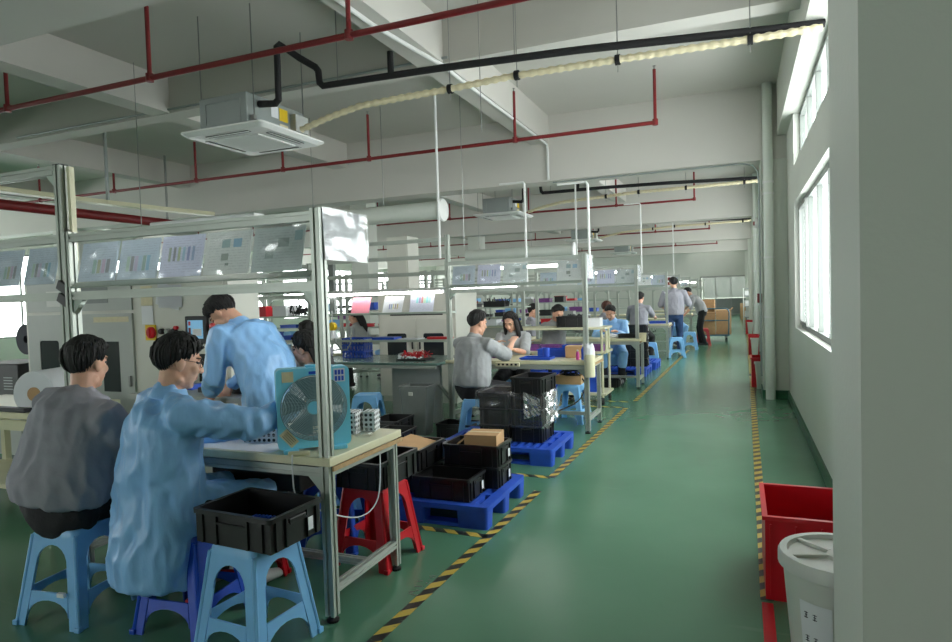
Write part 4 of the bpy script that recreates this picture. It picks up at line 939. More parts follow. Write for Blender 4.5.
for x, c in ((1.88, 'dark'), (1.955, 'steel'), (2.03, 'dark')): MB().lathe([(0, 0), (.026, 0), (.026, .03), (.02, .04), (0, .04)], (x, -.002, 1.28), 16, M4.Rotation(PI / 2, 3, 'X')).build('push_button', c, t, smooth=True)
MB().lathe([(0, 0), (.018, 0), (.018, .03), (0, .03)], (2.05, -.002, 1.31), 14, M4.Rotation(PI / 2, 3, 'X')).build('red_button', 'red', t)
h = MB().bx((2.18, -.04, 1.17), (2.42, 0, 1.41), .008).build('display_housing', 'dark', t)
sc_ = MB().bx((2.215, -.043, 1.215), (2.385, -.04, 1.375)).build('screen', 'screen', h)
MB().bx((2.225, -.0445, 1.33), (2.25, -.043, 1.365)).build('screen_icon', 'red', sc_); MB().bx((2.27, -.0445, 1.24), (2.37, -.043, 1.3)).build('screen_table', 'paper', sc_)
MB().bx((2.225, -.0445, 1.24), (2.25, -.043, 1.31)).build('screen_column', 'redpipe', sc_)
for z in (1.22, 1.32): MB().lathe([(0, 0), (.022, 0), (.03, .02), (.028, .04), (0, .045)], (2.485, -.002, z), 16, M4.Rotation(PI / 2, 3, 'X')).build('stop_button', 'red', t, smooth=True)
MB().bx((1.7, -.0, 1.72), (1.78, .0, 1.76)).build('badge', 'redpipe', t) if False else None
ld = MB().bx((2.3, -.72, .8), (3.4, 0, .84), .004); ld.bx((2.35, -.65, .2), (2.4, -.6, .8)); ld.bx((3.3, -.65, 0), (3.35, -.6, .8)); ld.bx((2.35, -.65, 0), (2.4, -.6, .2)); ld.build('front_ledge', 'machined', t)
tag(MB().bx((-.07, -.002, -.09), (.07, 0, .09)).build('notice', 'ltan', loc=(-4.945, 4.243, 1.6)), 'upper yellowed notice taped to the machine panel above the yellow switch', 'paper', 'machine notices')
tag(MB().bx((-.07, -.002, -.085), (.07, 0, .085)).build('notice', 'paper', loc=(-4.945, 4.243, 1.43)), 'lower pale notice taped to the machine panel above the yellow switch', 'paper', 'machine notices')
for i, r in enumerate((0, .22)):
    o = MB().cut(rect(-.14, -.2, .14, .0), [], .002, XZ).build('paper_sheet', SHP[2] if i == 0 else 'paper', loc=(-4.66, 4.238 + .004 * i, 1.69)); o.rotation_euler = (0, r, 0)
    tag(o, ['front printed page hung on the machine above the screen', 'crooked page behind the printed one on the machine'][i], 'paper')
for i, (x, c) in enumerate(((-3.75, 'dark'), (-3.55, 'red'), (-3.42, 'dark'), (-4.05, 'dblue'))): tag(MB().bx((-.07, -.06, 0), (.07, .06, .04), .006).build('parts_box', c, loc=(x, 3.75 + .1 * (i % 2), .84)), '%s parts box on the machine ledge, %s' % (['black', 'red', 'black', 'blue'][i], ['left of the leaning worker hand', 'beside the leaning worker hand', 'nearest the leaning worker', 'below the work opening'][i]), 'box')
def cabinet2(x, y, w, d, h, lab):
    t = thing('machine_cabinet', lab, 'machine', (x, y, 0), 0, 'pale machine cabinets')
    MB().bx((0, 0, .08), (w, d, h), .006).bx((.03, .03, 0), (w - .03, d - .03, .08)).build('cabinet', 'machine', t)
    n = 2
    for i in range(n):
        x0 = .04 + i * (w - .06) / n; x1 = x0 + (w - .1) / n
        dd = MB().cut(rect(x0, .15, x1, h * .75), [rrect(x0 + .1, h * .4, x1 - .15, h * .62, .03)], .016, M4.Translation((0, -.006, 0)) @ XZ).build('door', 'machine', t)
        MB().bx((x0 + .1, -.005, h * .4), (x1 - .15, .0, h * .62)).build('window_pane', 'mwin', dd)
        hx = x1 - .05 if i == 0 else x0 + .05
        MB().bx((hx - .008, -.04, h * .48), (hx + .008, -.012, h * .58), .003).build('handle', 'dark', dd)
    MB().bx((.2, -.002, h * .78), (w - .2, .0, h * .795)).build('vent_slot', 'dark', t)
    return t
cabinet2(-4.95, 8.25, 1.25, .8, 1.62, 'pale cabinet with two small windows behind the green mat bench')
t = thing('tall_cabinet', 'tall narrow pale cabinet rising behind the small windowed cabinet', 'cabinet', (-5.35, 9.6, 0)); MB().bx((-.2, 0, .06), (.2, .4, 2.56), .006).build('carcass', 'machine', t); MB().bx((-.18, -.012, .1), (.18, 0, 2.5), .003).build('door', 'machine', t); MB().bx((.12, -.035, 1.1), (.14, -.012, 1.25)).build('handle', 'steel', t); MB().bx((-.19, .01, 0), (.19, .39, .06)).build('plinth', 'dark', t)
# left background: rewinder spool and shelf boxes
t = thing('spool', 'dark grey spool on a stand beside the big machine, far left', 'spool', (-6.95, 4.5, 1.2))
MB().lathe([(.04, -.05), (.16, -.05), (.16, -.04), (.06, -.03), (.06, .03), (.16, .04), (.16, .05), (.04, .05), (.04, -.05)], (0, 0, 0), 24, M4.Rotation(PI / 2, 3, 'X')).build('flange', 'ink', t, smooth=True)
MB().bx((-.03, .06, -1.2), (.03, .1, .05)).build('stand', 'machined', t)
t = thing('equipment_case', 'black vented equipment case at the far left under the spool', 'case', (-7.3, 4.6, 0))
MB().bx((-.35, -.25, .55), (.35, .25, .95), .01).build('case_body', 'dark', t)
for i in range(5): MB().bx((.12, -.256, .68 + .03 * i), (.26, -.25, .69 + .03 * i)).build('vent_slot', 'acgrey', t)
MB().bx((-.4, -.28, 0), (.4, .28, .55)).build('stand', 'machined', t)

# ------------------------------------------------------------------ tool trolley and things on the second row
t = thing('tool_trolley', 'cream tubular trolley table behind the second row bench, a black crate on it', 'trolley', (-1.72, 8.55, 0))
for z in (1.045, .72, .16): MB().bx((-1.35, 0, z - .03), (.05, .55, z), .004).build('shelf', 'cream', t)
for x in (-1.3, 0):
    for y in (.03, .52):
        MB().cyl((x, y, .1), (x, y, 1.02), .018, 10).build('leg', 'creampaint', t, smooth=True)
        w_ = MB().cyl((x - .015, y, .045), (x + .015, y, .045), .045, 16).build('caster', 'rubber', t)
MB().cyl((.06, .03, .7), (.06, .03, 1.0), .018, 10).build('handle', 'creampaint', t)
C(-2.15, 8.8, 1.046, 0, 'black crate on the cream trolley table')
m = MB()
for i in range(20):
    x, y = rnd.uniform(-.15, .12), rnd.uniform(-.08, .08); m.tube([(x, y, .06), (x + .05, y + .02, .16), (x + .09, y - .02, .1)], .006, 5)
o = m.build('cable_bundle', 'dark'); o.location = (-2.15, 8.8, 1.06); tag(o, 'dark cables heaped in the crate on the cream trolley', 'cables')
for i in range(4):
    o = tray(['purple', 'purple', 'dblue', 'purple'][i], .26, .2, .08); o.location = (-2.75 + .3 * i, 8.75, .721)
    tag(o, '%s tray on the middle shelf of the cream trolley, %s from the left' % (['purple', 'purple', 'blue', 'purple'][i], ['first', 'second', 'third', 'fourth'][i]), 'tray', 'trays on the cream trolley')
for i in range(3):
    o = tray('pblue', .36, .3, .26); o.location = (-2.8 + .4 * i, 8.8, .162); tag(o, 'deep blue bin on the lowest shelf of the cream trolley, %s' % ['left', 'middle', 'right'][i], 'bin', 'blue bins on the cream trolley')
o = tray('pblue', .42, .2, .09); o.location = (-1.98, 7.28, .782); tag(o, 'blue bin on the back of the second row worktop', 'bin')
carton(-1.72, 7.22, .782, .26, .24, .13, 'cardboard box on the right end of the second row worktop', .1)
o = tray('pblue', .34, .22, .025); o.location = (-2.12, 6.95, .782); tag(o, 'flat blue tray lying on the second row worktop in front of the blue bin', 'tray')
tag(MB().lathe([(0, 0), (.035, 0), (.04, .1), (.036, .1), (.032, .01), (0, .01)], (0, 0, 0), 16).build('cup', 'pblue', loc=(-2.02, 6.95, .81), smooth=True), 'blue cup standing in the flat blue tray', 'cup')
def bottle(x, y, z, m, lab, h=.15, r=.022):
    t = thing('bottle', lab, 'bottle', (x, y, z), 0, 'bottles on the second row bench')
    MB().lathe([(0, 0), (r, 0), (r, h * .65), (r * .5, h * .78), (r * .45, h * .85), (0, h * .85)], (0, 0, 0), 16).build('bottle_body', m, t, smooth=True)
    MB().lathe([(0, h * .85), (r * .55, h * .85), (r * .5, h), (0, h)], (0, 0, 0), 12).build('cap', 'paper', t)
bottle(-1.65, 6.9, .782, 'pinkb', 'small pink bottle on the second row bench left of the post', .11, .02); bottle(-1.59, 6.92, .782, 'pblue', 'small blue bottle with a white cap beside the pink bottle', .17, .026)
t = thing('bag_roll', 'white roll of bags hanging on the right post of the second row bench', 'roll', (-1.48, 6.72, .62))
MB().lathe([(.01, 0), (.055, 0), (.058, .02), (.055, .24), (.01, .24)], (0, 0, 0), 18).build('roll_body', 'cream', t, smooth=True)
MB().loft([[(.06 * math.cos(a * PI / 5) * s, .05 * math.sin(a * PI / 5) * s, z + .02 * (a % 2)) for a in range(10)] for s, z in ((1, .22), (.9, .3), (.6, .34))], False).build('loose_end', 'paper', t)
m = MB()
for i in range(60): m.cyl((rnd.uniform(-.05, .07), rnd.uniform(-.05, .05), .03 + .02 * (i // 12)), (rnd.uniform(-.05, .07), rnd.uniform(-.05, .05), .035 + .02 * (i // 12)), .016, 8)
o = m.build('cell_pile', 'purple'); o.location = (-2.62, 6.95, .775); tag(o, 'pile of small shrink wrapped cells in front of the long haired woman', 'cells', kind='stuff')
t = thing('glue_gun_holder', 'beige power strip clipped to the front edge of the second row bench', 'power strip', (-2.4, 6.72, .72))
MB().bx((-.14, -.02, 0), (.14, .015, .045), .005).build('strip_body', 'cream', t)
for i in range(5): MB().bx((-.11 + .05 * i, -.022, .012), (-.085 + .05 * i, -.019, .033)).build('socket', 'dark', t)
t['label'] = 'beige power strip fixed to the front edge of the second row bench'; t.name = 'power_strip'
# third row worktop
tag(MB().ell((0, 0, .03), (.14, .1, .04)).build('plastic_bag', 'paper', loc=(-1.95, 10.4, .78), smooth=True), 'white plastic bag under the hands of the bending worker', 'bag')
o = tray('dark', .36, .2, .06); o.location = (-1.62, 10.4, .782); tag(o, 'black tray on the right end of the third row worktop', 'tray')
tag(MB().lathe([(0, 0), (.06, 0), (.07, .14), (.065, .14), (.055, .01), (0, .01)], (0, 0, 0), 16).build('bucket', 'ltan', loc=(-1.43, 10.3, .72), smooth=True), 'beige pot hanging on the post of the third row bench', 'pot')
for i in range(3):
    o = tray(['lblue', 'paper', 'pblue'][i], .4, .24, .05); o.location = (-2.6 + .45 * i, 15.0, .782); tag(o, '%s tray on the fourth row worktop' % ['light blue', 'white', 'deep blue'][i], 'tray')

carton(-1.86, 8.78, 1.046, .2, .2, .12, 'white box on the cream trolley right of the black crate', 0, 'paper')
for i, (x, y, z, c) in enumerate(((-3.9, 10.5, 1.325, 'dark'), (-4.5, 10.5, 1.325, 'redpipe'), (-4.25, 10.5, 1.005, 'dark'), (-5.6, 7.2, 1.325, 'dark'), (-6.2, 7.2, 1.005, 'ink'))):
    m = MB()
    for k in range(26):
        p, q = rnd.uniform(-.2, .2), rnd.uniform(-.08, .08); m.tube([(p, q, 0), (p + rnd.uniform(-.08, .08), q, .06 + rnd.uniform(0, .1)), (p + rnd.uniform(-.14, .14), q + .03, .02)], .008, 5)
    o = m.build('cable_bundle', c); o.location = (x, y, z); tag(o, '%s tangled cables on the %s shelf of a bench %s' % ('dark red' if c == 'redpipe' else 'black', 'upper' if z > 1.2 else 'lower', ['behind the woman', 'left of the black ones', 'under the red ones', 'behind the leaning smock', 'far left'][i]), 'cables')
# ------------------------------------------------------------------ hand truck with cartons
t = thing('platform_trolley', 'blue grey platform trolley loaded with cardboard boxes in the aisle', 'trolley', (-.72, 20.1, 0), .05)
MB().bx((-.42, -.45, .17), (.42, .55, .21), .005).build('platform', 'trolley', t)
MB().tube([(-.38, -.42, .2), (-.4, -.44, .85), (-.37, -.44, .93), (-.3, -.44, .96), (.3, -.44, .96), (.37, -.44, .93), (.4, -.44, .85), (.38, -.42, .2)], .02, 10).build('push_handle', 'trolley', t, smooth=True)
MB().tube([(-.39, -.43, .62), (.39, -.43, .62)], .016, 8).build('cross_bar', 'trolley', t)
for x in (-.33, .33):
    for y in (-.36, .45):
        w_ = MB().cyl((x - .02, y, .065), (x + .02, y, .065), .065, 18).build('wheel', 'rubber', t)
        MB().bx((x - .03, y - .03, .1), (x + .03, y + .03, .17)).build('wheel_fork', 'steel', w_)
carton(-.9, 19.95, .212, .44, .5, .64, 'tall cardboard box on the trolley behind its handle', .05, 'cardd'); carton(-.46, 20.1, .212, .4, .55, .7, 'pale cardboard box on the aisle side of the trolley', .05, 'card', True)
carton(-.9, 20.5, .212, .4, .36, 1.0, 'tallest cardboard box at the back of the trolley', .0, 'cardd')
carton(.12, 34.0, 0, .25, .3, .8, 'upright cardboard box near the strip door', 0, 'card')
carton(-.35, 20.75, .0, .1, .1, .1, 'small cardboard box behind the trolley') if False else None

# ------------------------------------------------------------------ right wall: crates and bins
t = thing('red_crate', 'large open red crate behind the near column at the right', 'crate', (.345, 3.62, 0), .0)
w, d, h, th = .5, .56, .4, .012
b = MB().bx((-w / 2, -d / 2, 0), (w / 2, d / 2, .012))
for q in ((-w / 2, -d / 2, w / 2, -d / 2 + th), (-w / 2, -d / 2 + th, -w / 2 + th, d / 2 - th), (w / 2 - th, -d / 2 + th, w / 2, d / 2 - th), (-w / 2, d / 2 - th, w / 2, d / 2)): b.bx((q[0], q[1], .012), (q[2], q[3], h))
for i in range(5): b.bx((-w / 2 + .02 + i * .11, -d / 2 - .006, .02), (-w / 2 + .028 + i * .11, -d / 2, h - .03))
b.build('shell', 'red', t)
MB().cut(rect(-w / 2 - .012, -d / 2 - .012, w / 2 + .006, d / 2 + .012), [rect(-w / 2 + .012, -d / 2 + .012, w / 2 - .012, d / 2 - .012)], .018, M4.Translation((0, 0, h))).build('rim', 'red', t)
t = thing('lidded_bin', 'white round bin with a ribbed lid beside the near column', 'bin', (.345, 2.76, 0), .3)
MB().lathe([(0, 0), (.165, 0), (.172, .02), (.205, .44), (.2, .44), (.16, .01), (0, .01)], (0, 0, 0), 40).build('bin_body', 'binwhite', t, smooth=True)
ld = MB().lathe([(.215, .425), (.222, .43), (.222, .47), (.215, .482), (.19, .482), (.185, .465), (.06, .465), (.05, .476), (0, .478)], (0, 0, 0), 40).build('lid', 'binwhite', t, smooth=True)
for k in range(6):
    a = k * PI / 3; MB().box((.12 * math.cos(a), .12 * math.sin(a), .47), (.14, .018, .016), RZ(a), .003).build('lid_rib', 'binwhite', ld)
lb = MB()
lb.loft([[(r * math.cos(a), r * math.sin(a), z) for r in ((.174 + .033 * z / .44) + .003,) for a in [(-2.75 + .6 * i / 6) for i in range(7)]] for z in (.13, .34)], False, False)
l_ = lb.build('paper_label', 'paper', t, smooth=True); l_['label'] = 'white paper label with dark handwriting'
for j, z in enumerate((.29, .2)):
    for i in range(2):
        m = MB(); a = -2.62 + .17 * i; r = .174 + .033 * z / .44 + .004
        for s in range(3): m.box((r * math.cos(a), r * math.sin(a), z + .009 * (s - 1)), (.002, .015 - .005 * (s % 2), .0022), RZ(a))
        m.box((r * math.cos(a), r * math.sin(a), z), (.002, .0025, .024), RZ(a)); m.build('handwriting', 'ink', l_)
def redbin(y, lab1, lab2, x=.17):
    t = thing('red_crate', lab1, 'crate', (x, y + .35, 0), 0, 'red crates along the wall')
    b = MB().bx((-.1, -.25, 0), (.12, .25, .012))
    for q in ((-.1, -.25, .12, -.24), (-.1, .24, .12, .25), (-.1, -.24, -.09, .24), (.11, -.24, .12, .24)): b.bx((q[0], q[1], .012), (q[2], q[3], .44))
    b.build('shell', 'red', t); MB().cut(rect(-.115, -.265, .135, .265), [rect(-.09, -.24, .11, .24)], .02, M4.Translation((0, 0, .44))).build('rim', 'red', t)
    t = thing('waste_bin', lab2, 'bin', (x + .03, y, 0), 0, 'pale bins along the wall')
    MB().loft([[(a, b_, z) for a, b_ in rrect(-s, -s, s, s, .02)] for s, z in ((.06, 0), (.085, .38), (.08, .38), (.055, .01))]).build('bin_body', 'binwhite', t)
    MB().cut(rrect(-.095, -.095, .095, .095, .02), [rrect(-.078, -.078, .078, .078, .02)], .025, M4.Translation((0, 0, .385))).build('rim', 'binwhite', t)
redbin(10.5, 'tall red crate beyond the second column at the wall', 'pale bin in front of the red crate beyond the second column', .245)
redbin(15.6, 'red crate just before the third column', 'pale bin just before the third column', .26)
redbin(23.0, 'red crate near the fourth column, small in the distance', 'pale bin near the fourth column, small in the distance', .26)
t = thing('storage_cabinet', 'low maroon cabinet beside the red crate beyond the second column', 'cabinet', (.42, 10.7, 0)); MB().bx((-.03, -.3, 0), (.17, .3, .62)).build('carcass', 'redpipe', t); MB().bx((-.05, -.33, .62), (.175, .33, .65)).build('top_board', 'woodstrip', t)
t = thing('equipment_rack', 'white equipment with grey shelves against the wall in the far aisle', 'rack', (.36, 27.0, 0))
for z in (.4, .8, 1.2, 1.5): MB().bx((-.25, -.5, z), (.2, .5, z + .03)).build('shelf', 'acgrey', t)
for x in (-.24, .19):
    for y in (-.49, .49): MB().bx((x - .015, y - .015, 0), (x + .015, y + .015, 1.53)).build('upright', 'acwhite', t)
for i in range(3): MB().bx((-.2, -.3, .43 + .4 * i), (.1, .2, .65 + .4 * i), .02).build('instrument', 'acwhite', t)

# ------------------------------------------------------------------ floor tapes
def tape(a, b, lab, w=.06, m='tape'):
    a, b = V(a), V(b); d = (b - a); L = d.length; n = V((-d.y, d.x, 0)).normalized() * w / 2; z = V((0, 0, .0025))
    bm = bmesh.new(); f = bm.faces.new([bm.verts.new(p + z) for p in (a - n, b - n, b + n, a + n)])
    uv = bm.loops.layers.uv.verify()
    for lp, q in zip(f.loops, ((0, 0), (L, 0), (L, w), (0, w))): lp[uv].uv = q
    r = bmesh.ops.extrude_face_region(bm, geom=[f]); bmesh.ops.translate(bm, verts=[v for v in r['geom'] if isinstance(v, bmesh.types.BMVert)], vec=(0, 0, -.002))
    x = MB(); x.bm.free(); x.bm = bm
    return tag(x.build('floor_tape', m), lab, 'tape', 'hazard tapes on the floor')
tape((-1.53, 1.6, 0), (-1.455, 4.68, 0), 'yellow and black floor tape along the aisle beside the near pallet')
tape((-1.49, 3.69, 0), (-2.7, 3.72, 0), 'yellow and black floor tape across in front of the near pallet')
tape((-1.455, 5.06, 0), (-2.7, 5.1, 0), 'yellow and black floor tape across in front of the second pallet')
tape((-1.455, 5.06, 0), (-1.39, 8.4, 0), 'yellow and black floor tape along the aisle beside the second pallet and bench')
tape((-1.42, 8.9, 0), (-3, 8.9, 0), 'yellow floor tape across the gap behind the second row'); tape((-1.42, 8.45, 0), (-3, 8.45, 0), 'yellow floor tape across the gap just before the trolley')
tape((-1.36, 8.95, 0), (-1.22, 17.0, 0), 'yellow and black floor tape along the aisle in the middle distance')
tape((-1.2, 18, 0), (-1.1, 30, 0), 'yellow floor tape along the aisle in the far distance')
tape((.1, 3.33, 0), (.16, 12.0, 0), 'yellow and black floor tape along the right side of the aisle by the window wall')
tape((.16, 12.2, 0), (.22, 26, 0), 'yellow and black floor tape at the far right of the aisle')
tape((.095, 1.8, 0), (.1, 3.3, 0), 'red floor tape beside the white lidded bin', .05, 'red')
for y in (35.6, 40.3): tube_light(-2.6, -.2, y, 4.172, 'added unseen tube light brightening the end wall, %s' % ('nearer' if y < 38 else 'farther'))  # added above the beams, out of view, to brighten the end wall
m = MB()
for i in range(16):
    x, y = rnd.uniform(-.05, .05), rnd.uniform(-.12, .12); m.box((x, y, .0015), (rnd.uniform(.01, .05), rnd.uniform(.003, .008), .001), RZ(rnd.uniform(-.3, .3)))
o = m.build('tape_residue', 'bingrey', loc=(-1.56, 2.95, 0)); tag(o, 'white torn tape residue on the floor beside the near hazard tape', 'residue', kind='stuff')
# daylight
w = bpy.data.worlds.new('overcast_sky'); sc.world = w; w.use_nodes = True
bg = w.node_tree.nodes['Background']; bg.inputs[0].default_value = (.985, 1, .985, 1); bg.inputs[1].default_value = 6.0
sc.view_settings.view_transform = 'Standard'; sc.view_settings.look = 'None'; sc.view_settings.gamma = 1; sc.view_settings.exposure = .6
sc.cycles.max_bounces = 10; sc.cycles.diffuse_bounces = 6; sc.cycles.transparent_max_bounces = 24; sc.cycles.sample_clamp_indirect = 6
sc.cycles.caustics_reflective = False; sc.cycles.caustics_refractive = False
# ------------------------------------------------------------------ people
def dirv(a): return V((math.cos(a), math.sin(a), 0))
def ik(S, T, l1, l2, pole):
    d = T - S; L = min(d.length, (l1 + l2) * .985); d.normalize()
    a = (l1 * l1 - l2 * l2 + L * L) / (2 * L); h = math.sqrt(max(l1 * l1 - a * a, 0))
    p = (pole - d * pole.dot(d)).normalized()
    return S + d * a + p * h, S + d * L
def lerp_tab(tab, x):
    for (a, u), (b, v) in zip(tab, tab[1:]):
        if a <= x <= b: return u + (v - u) * (x - a) / (b - a)
    return tab[-1][1]
def hand(m, Wp, d, n, side, s, curl):
    """palm, four fingers and a thumb; d along the hand, n out of the palm, side +1 right hand"""
    d = d.normalized(); n = (n - d * n.dot(d)).normalized(); a = d.cross(n) * side     # a: towards the thumb
    m.limb([Wp, Wp + d * .045 * s, Wp + d * .085 * s], [(.028 * s, .02 * s), (.038 * s, .017 * s), (.04 * s, .014 * s)], a, 10)
    for i, (o, L) in enumerate(((.03, .072), (.01, .08), (-.01, .074), (-.029, .058))):
        p = Wp + d * .088 * s + a * o * s; q = d.copy(); pts = [p - d * .012 * s, p]
        for j, f in enumerate((.45, .31, .24)):
            ang = curl * (.7, 1.0, .6)[j]
            q = (q * math.cos(ang) + n * math.sin(ang)); nn = n - q * n.dot(q)
            n2 = nn.normalized() if nn.length > 1e-4 else n
            p = p + q * L * f * s; pts.append(p.copy())
            n_ = n2; n_keep = n; n = n2
        n = n_keep if False else n
        m.limb(pts, [.009 * s, .009 * s, .0085 * s, .008 * s, .0072 * s], None, 8)
        n = (d.cross(a * side) * -1) if False else (a.cross(d) * side)
    b = Wp + d * .03 * s + a * .03 * s
    m.limb([b, b + (d * .5 + a * .7 + n * .3).normalized() * .035 * s, b + (d * .5 + a * .7 + n * .3).normalized() * .035 * s + (d * .8 + a * .2 + n * .5).normalized() * .032 * s], [.013 * s, .0105 * s, .0085 * s], None, 8)
def person(label, x, y, pz, f, lean=.1, hr=None, hl=None, hyaw=None, hpitch=.1, s=1.0, female=False, top='grey', kind='shirt', leg='trous', stand=False, hair='short', hairm='hair',
           vox=.01, big=1.0, epole=1.0, roll=0, hem=.25, curl=.5, feet=None, fold=.007, glasses=False, twist=0, fringe=0, shoes='shoe', hdir=None, cap=False, hipw=1.0):
    t = thing('person', label, 'person', (x, y, 0))
    O = V((x, y, 0)); Fd = dirv(f); R = V((Fd.y, -Fd.x, 0)); up = V((0, 0, 1))
    U1 = (up * math.cos(lean * .6) + Fd * math.sin(lean * .6) + R * roll * .6).normalized(); U2 = (up * math.cos(lean * 1.25) + Fd * math.sin(lean * 1.25) + R * roll).normalized()
    P = V((0, 0, pz)); Wst = P + U1 * .19 * s; Ch = Wst + U2 * .19 * s; N = Ch + U2 * .13 * s
    f2 = f + twist; F2 = dirv(f2); R2 = V((F2.y, -F2.x, 0)); R2 = (R2 - U2 * R2.dot(U2)).normalized(); Ft = U2.cross(R2)
    sw = (.165 if female else .19) * s * (1 + (big - 1) * .6)
    ya = f if hyaw is None else hyaw
    h0 = dirv(ya); hf = (h0 * math.cos(hpitch) - up * math.sin(hpitch)).normalized(); hR = V((h0.y, -h0.x, 0)); hu = hR.cross(hf)
    nk = N + (U2 * .6 + up * .4 + h0 * .15).normalized() * .055 * s
    Hc = nk + hu * .105 * s + hf * .022 * s
    H = lambda a, b, c: Hc + hR * a * s + hf * b * s + hu * c * s
    rot = M4((hR, hf, hu)).transposed()
    m = MB()
    # head
    m.ell(H(0, -.012, .02), (.075 * s, .095 * s, .094 * s), rot, 20)
    m.ell(H(0, .03, -.045), (.058 * s, .06 * s, .078 * s), rot, 16); m.ell(H(0, .062, -.105), (.026 * s, .022 * s, .018 * s), rot, 12)
    m.limb([H(-.04, .0, -.085), H(0, .05, -.108), H(.04, 0, -.085)], [.026 * s, .022 * s, .026 * s], None, 10)
    m.limb([H(0, .083, .012), H(0, .1, -.018), H(0, .106, -.033)], [.008 * s, .011 * s, .014 * s], None, 10)
    for q in (-1, 1):
        m.ell(H(q * .014, .095, -.036), (.01 * s, .011 * s, .008 * s), rot, 8)
        m.ell(H(q * .077, -.012, -.015), (.011 * s, .02 * s, .033 * s), rot, 12); m.ell(H(q * .034, .06, -.03), (.028 * s, .024 * s, .026 * s), rot, 12)
        m.ell(H(q * .031, .074, .004), (.014 * s, .012 * s, .009 * s), rot, 10)
    m.ell(H(0, .074, .026), (.052 * s, .018 * s, .012 * s), rot, 12)
    m.ell(H(0, .084, -.06), (.023 * s, .012 * s, .007 * s), rot, 10); m.ell(H(0, .082, -.073), (.02 * s, .012 * s, .008 * s), rot, 10)
    # neck, trunk, arms, legs
    m.limb([N - U2 * .05 * s, nk, Hc - hu * .05 * s - hf * .02 * s], [(.07 * s, .06 * s), (.054 * s, .052 * s), .056 * s], hR, 14)
    B = big
    m.limb([P, Wst, Ch, N - U2 * .05 * s], [(.15 * s, .1 * s), (.13 * s, .095 * s), (.155 * s, .1 * s), (.11 * s, .065 * s)], R2, 16)
    shoulders = {}; segs = {}
    for sd_, tgt in ((1, hr), (-1, hl)):
        S = N - U2 * .065 * s + R2 * sd_ * sw
        T = (V(tgt) - O) if tgt is not None else S + up * -.5 * s + F2 * .05
        E_, Wr = ik(S, T, .29 * s, .25 * s, (-up * epole + R2 * sd_ * .55 - F2 * .35))
        segs[sd_] = (S, E_, Wr)
        m.limb([N - U2 * .06 * s + R2 * sd_ * .06, S, E_, E_.lerp(Wr, .45), Wr], [.05 * s, .048 * s, .037 * s, .035 * s, .025 * s], None, 12)
        fd = (Wr - E_).normalized(); hd = fd if hdir is None else (fd * .5 + V(hdir)).normalized()
        nrm = -up if abs(hd.z) < .8 else -R2 * sd_
        hand(m, Wr, hd, nrm, sd_, s, curl)
    legs = {}
    for sd_ in (1, -1):
        Hp = P + R * sd_ * .09 * s - up * .01
        if stand: A = V((0, 0, .08)) + R * sd_ * .1 * s + Fd * (.06 if sd_ > 0 else -.06)
        else: A = V((0, 0, .09)) + R * sd_ * .13 * s + Fd * .36 * s
        if feet: A = V(feet[0 if sd_ > 0 else 1]) - O
        K, A = ik(Hp, A, .43 * s, .42 * s, Fd + up * .3 + R * sd_ * .2)
        legs[sd_] = (Hp, K, A)
        m.limb([Hp, K, K.lerp(A, .4), A], [.075 * s, .055 * s, .05 * s, .038 * s], None, 12)
        MB().limb([A - up * .03 - Fd * .05, A - up * .04 + Fd * .06, A - up * .055 + Fd * .15], [(.042, .04), (.045, .036), (.038, .025)], R, 12).build('shoe', shoes, t, smooth=True)
    body = m.build('body', ['skin', 'lip', 'eye', 'brow'], t, remesh=vox, sm=2)
    me = body.data
    for p in me.polygons:
        d = p.center - Hc
        if d.length < .16 * s:
            a, b, c = d.dot(hR) / s, d.dot(hf) / s, d.dot(hu) / s
            if b > .05:
                if abs(abs(a) - .031) < .0135 and abs(c - .003) < .0055: p.material_index = 2
                elif .014 < abs(a) < .05 and abs(c - .024) < .0038: p.material_index = 3
                elif abs(a) < .022 and abs(c + .066) < .007 and b > .075: p.material_index = 1
    # clothes
    vc = max(.011, vox * 1.2); m = MB()
    loose = 1.12 if kind == 'smock' else 1.0
    r1, r2 = .185 * s * B * loose, .135 * s * B * loose
    if kind == 'smock':
        if stand:
            m.limb([V((0, 0, hem)), V((0, 0, pz - .2)), P, Wst], [(.22 * s, .19 * s), (.21 * s, .17 * s), (r1, r2), (r1, r2)], R, 20, .12)
        else:
            m.limb([V((0, 0, hem + .02)) - Fd * .02, V((0, 0, hem + .16)), P - up * .05, P + U1 * .08, Wst], [(.22 * s, .19 * s), (.235 * s, .215 * s), (.225 * s, .19 * s), (r1 * 1.04, r2 * 1.1), (r1, r2)], R, 20, .12)
            for q in (1, -1):
                Hp, K, A = legs[q]; m.limb([Hp + up * .02, Hp.lerp(K, .6), K + (K - Hp).normalized() * .02, K.lerp(A, .45)], [.115 * s, .1 * s, .085 * s, .075 * s], None, 14)
    else:
        m.limb([P + U1 * (-.02 if stand else .035), P + U1 * .1, Wst + U1 * .02, Ch], [(r1 * 1.0 * hipw, r2 * 1.08 * hipw), (r1 * 1.04 * hipw, r2 * 1.12 * hipw), (r1 * 1.03 * (1 + hipw) / 2, r2 * 1.05), (r1, r2)], R2, 20, .15)
    m.limb([Wst, Ch, Ch + U2 * .06 * s, N - U2 * .025 * s, N + U2 * .015], [(r1, r2), (r1 * 1.02, r2), (.16 * s * B, r2 * .92), (.1 * s, .082 * s), (.066 * s, .06 * s)], R2, 20)
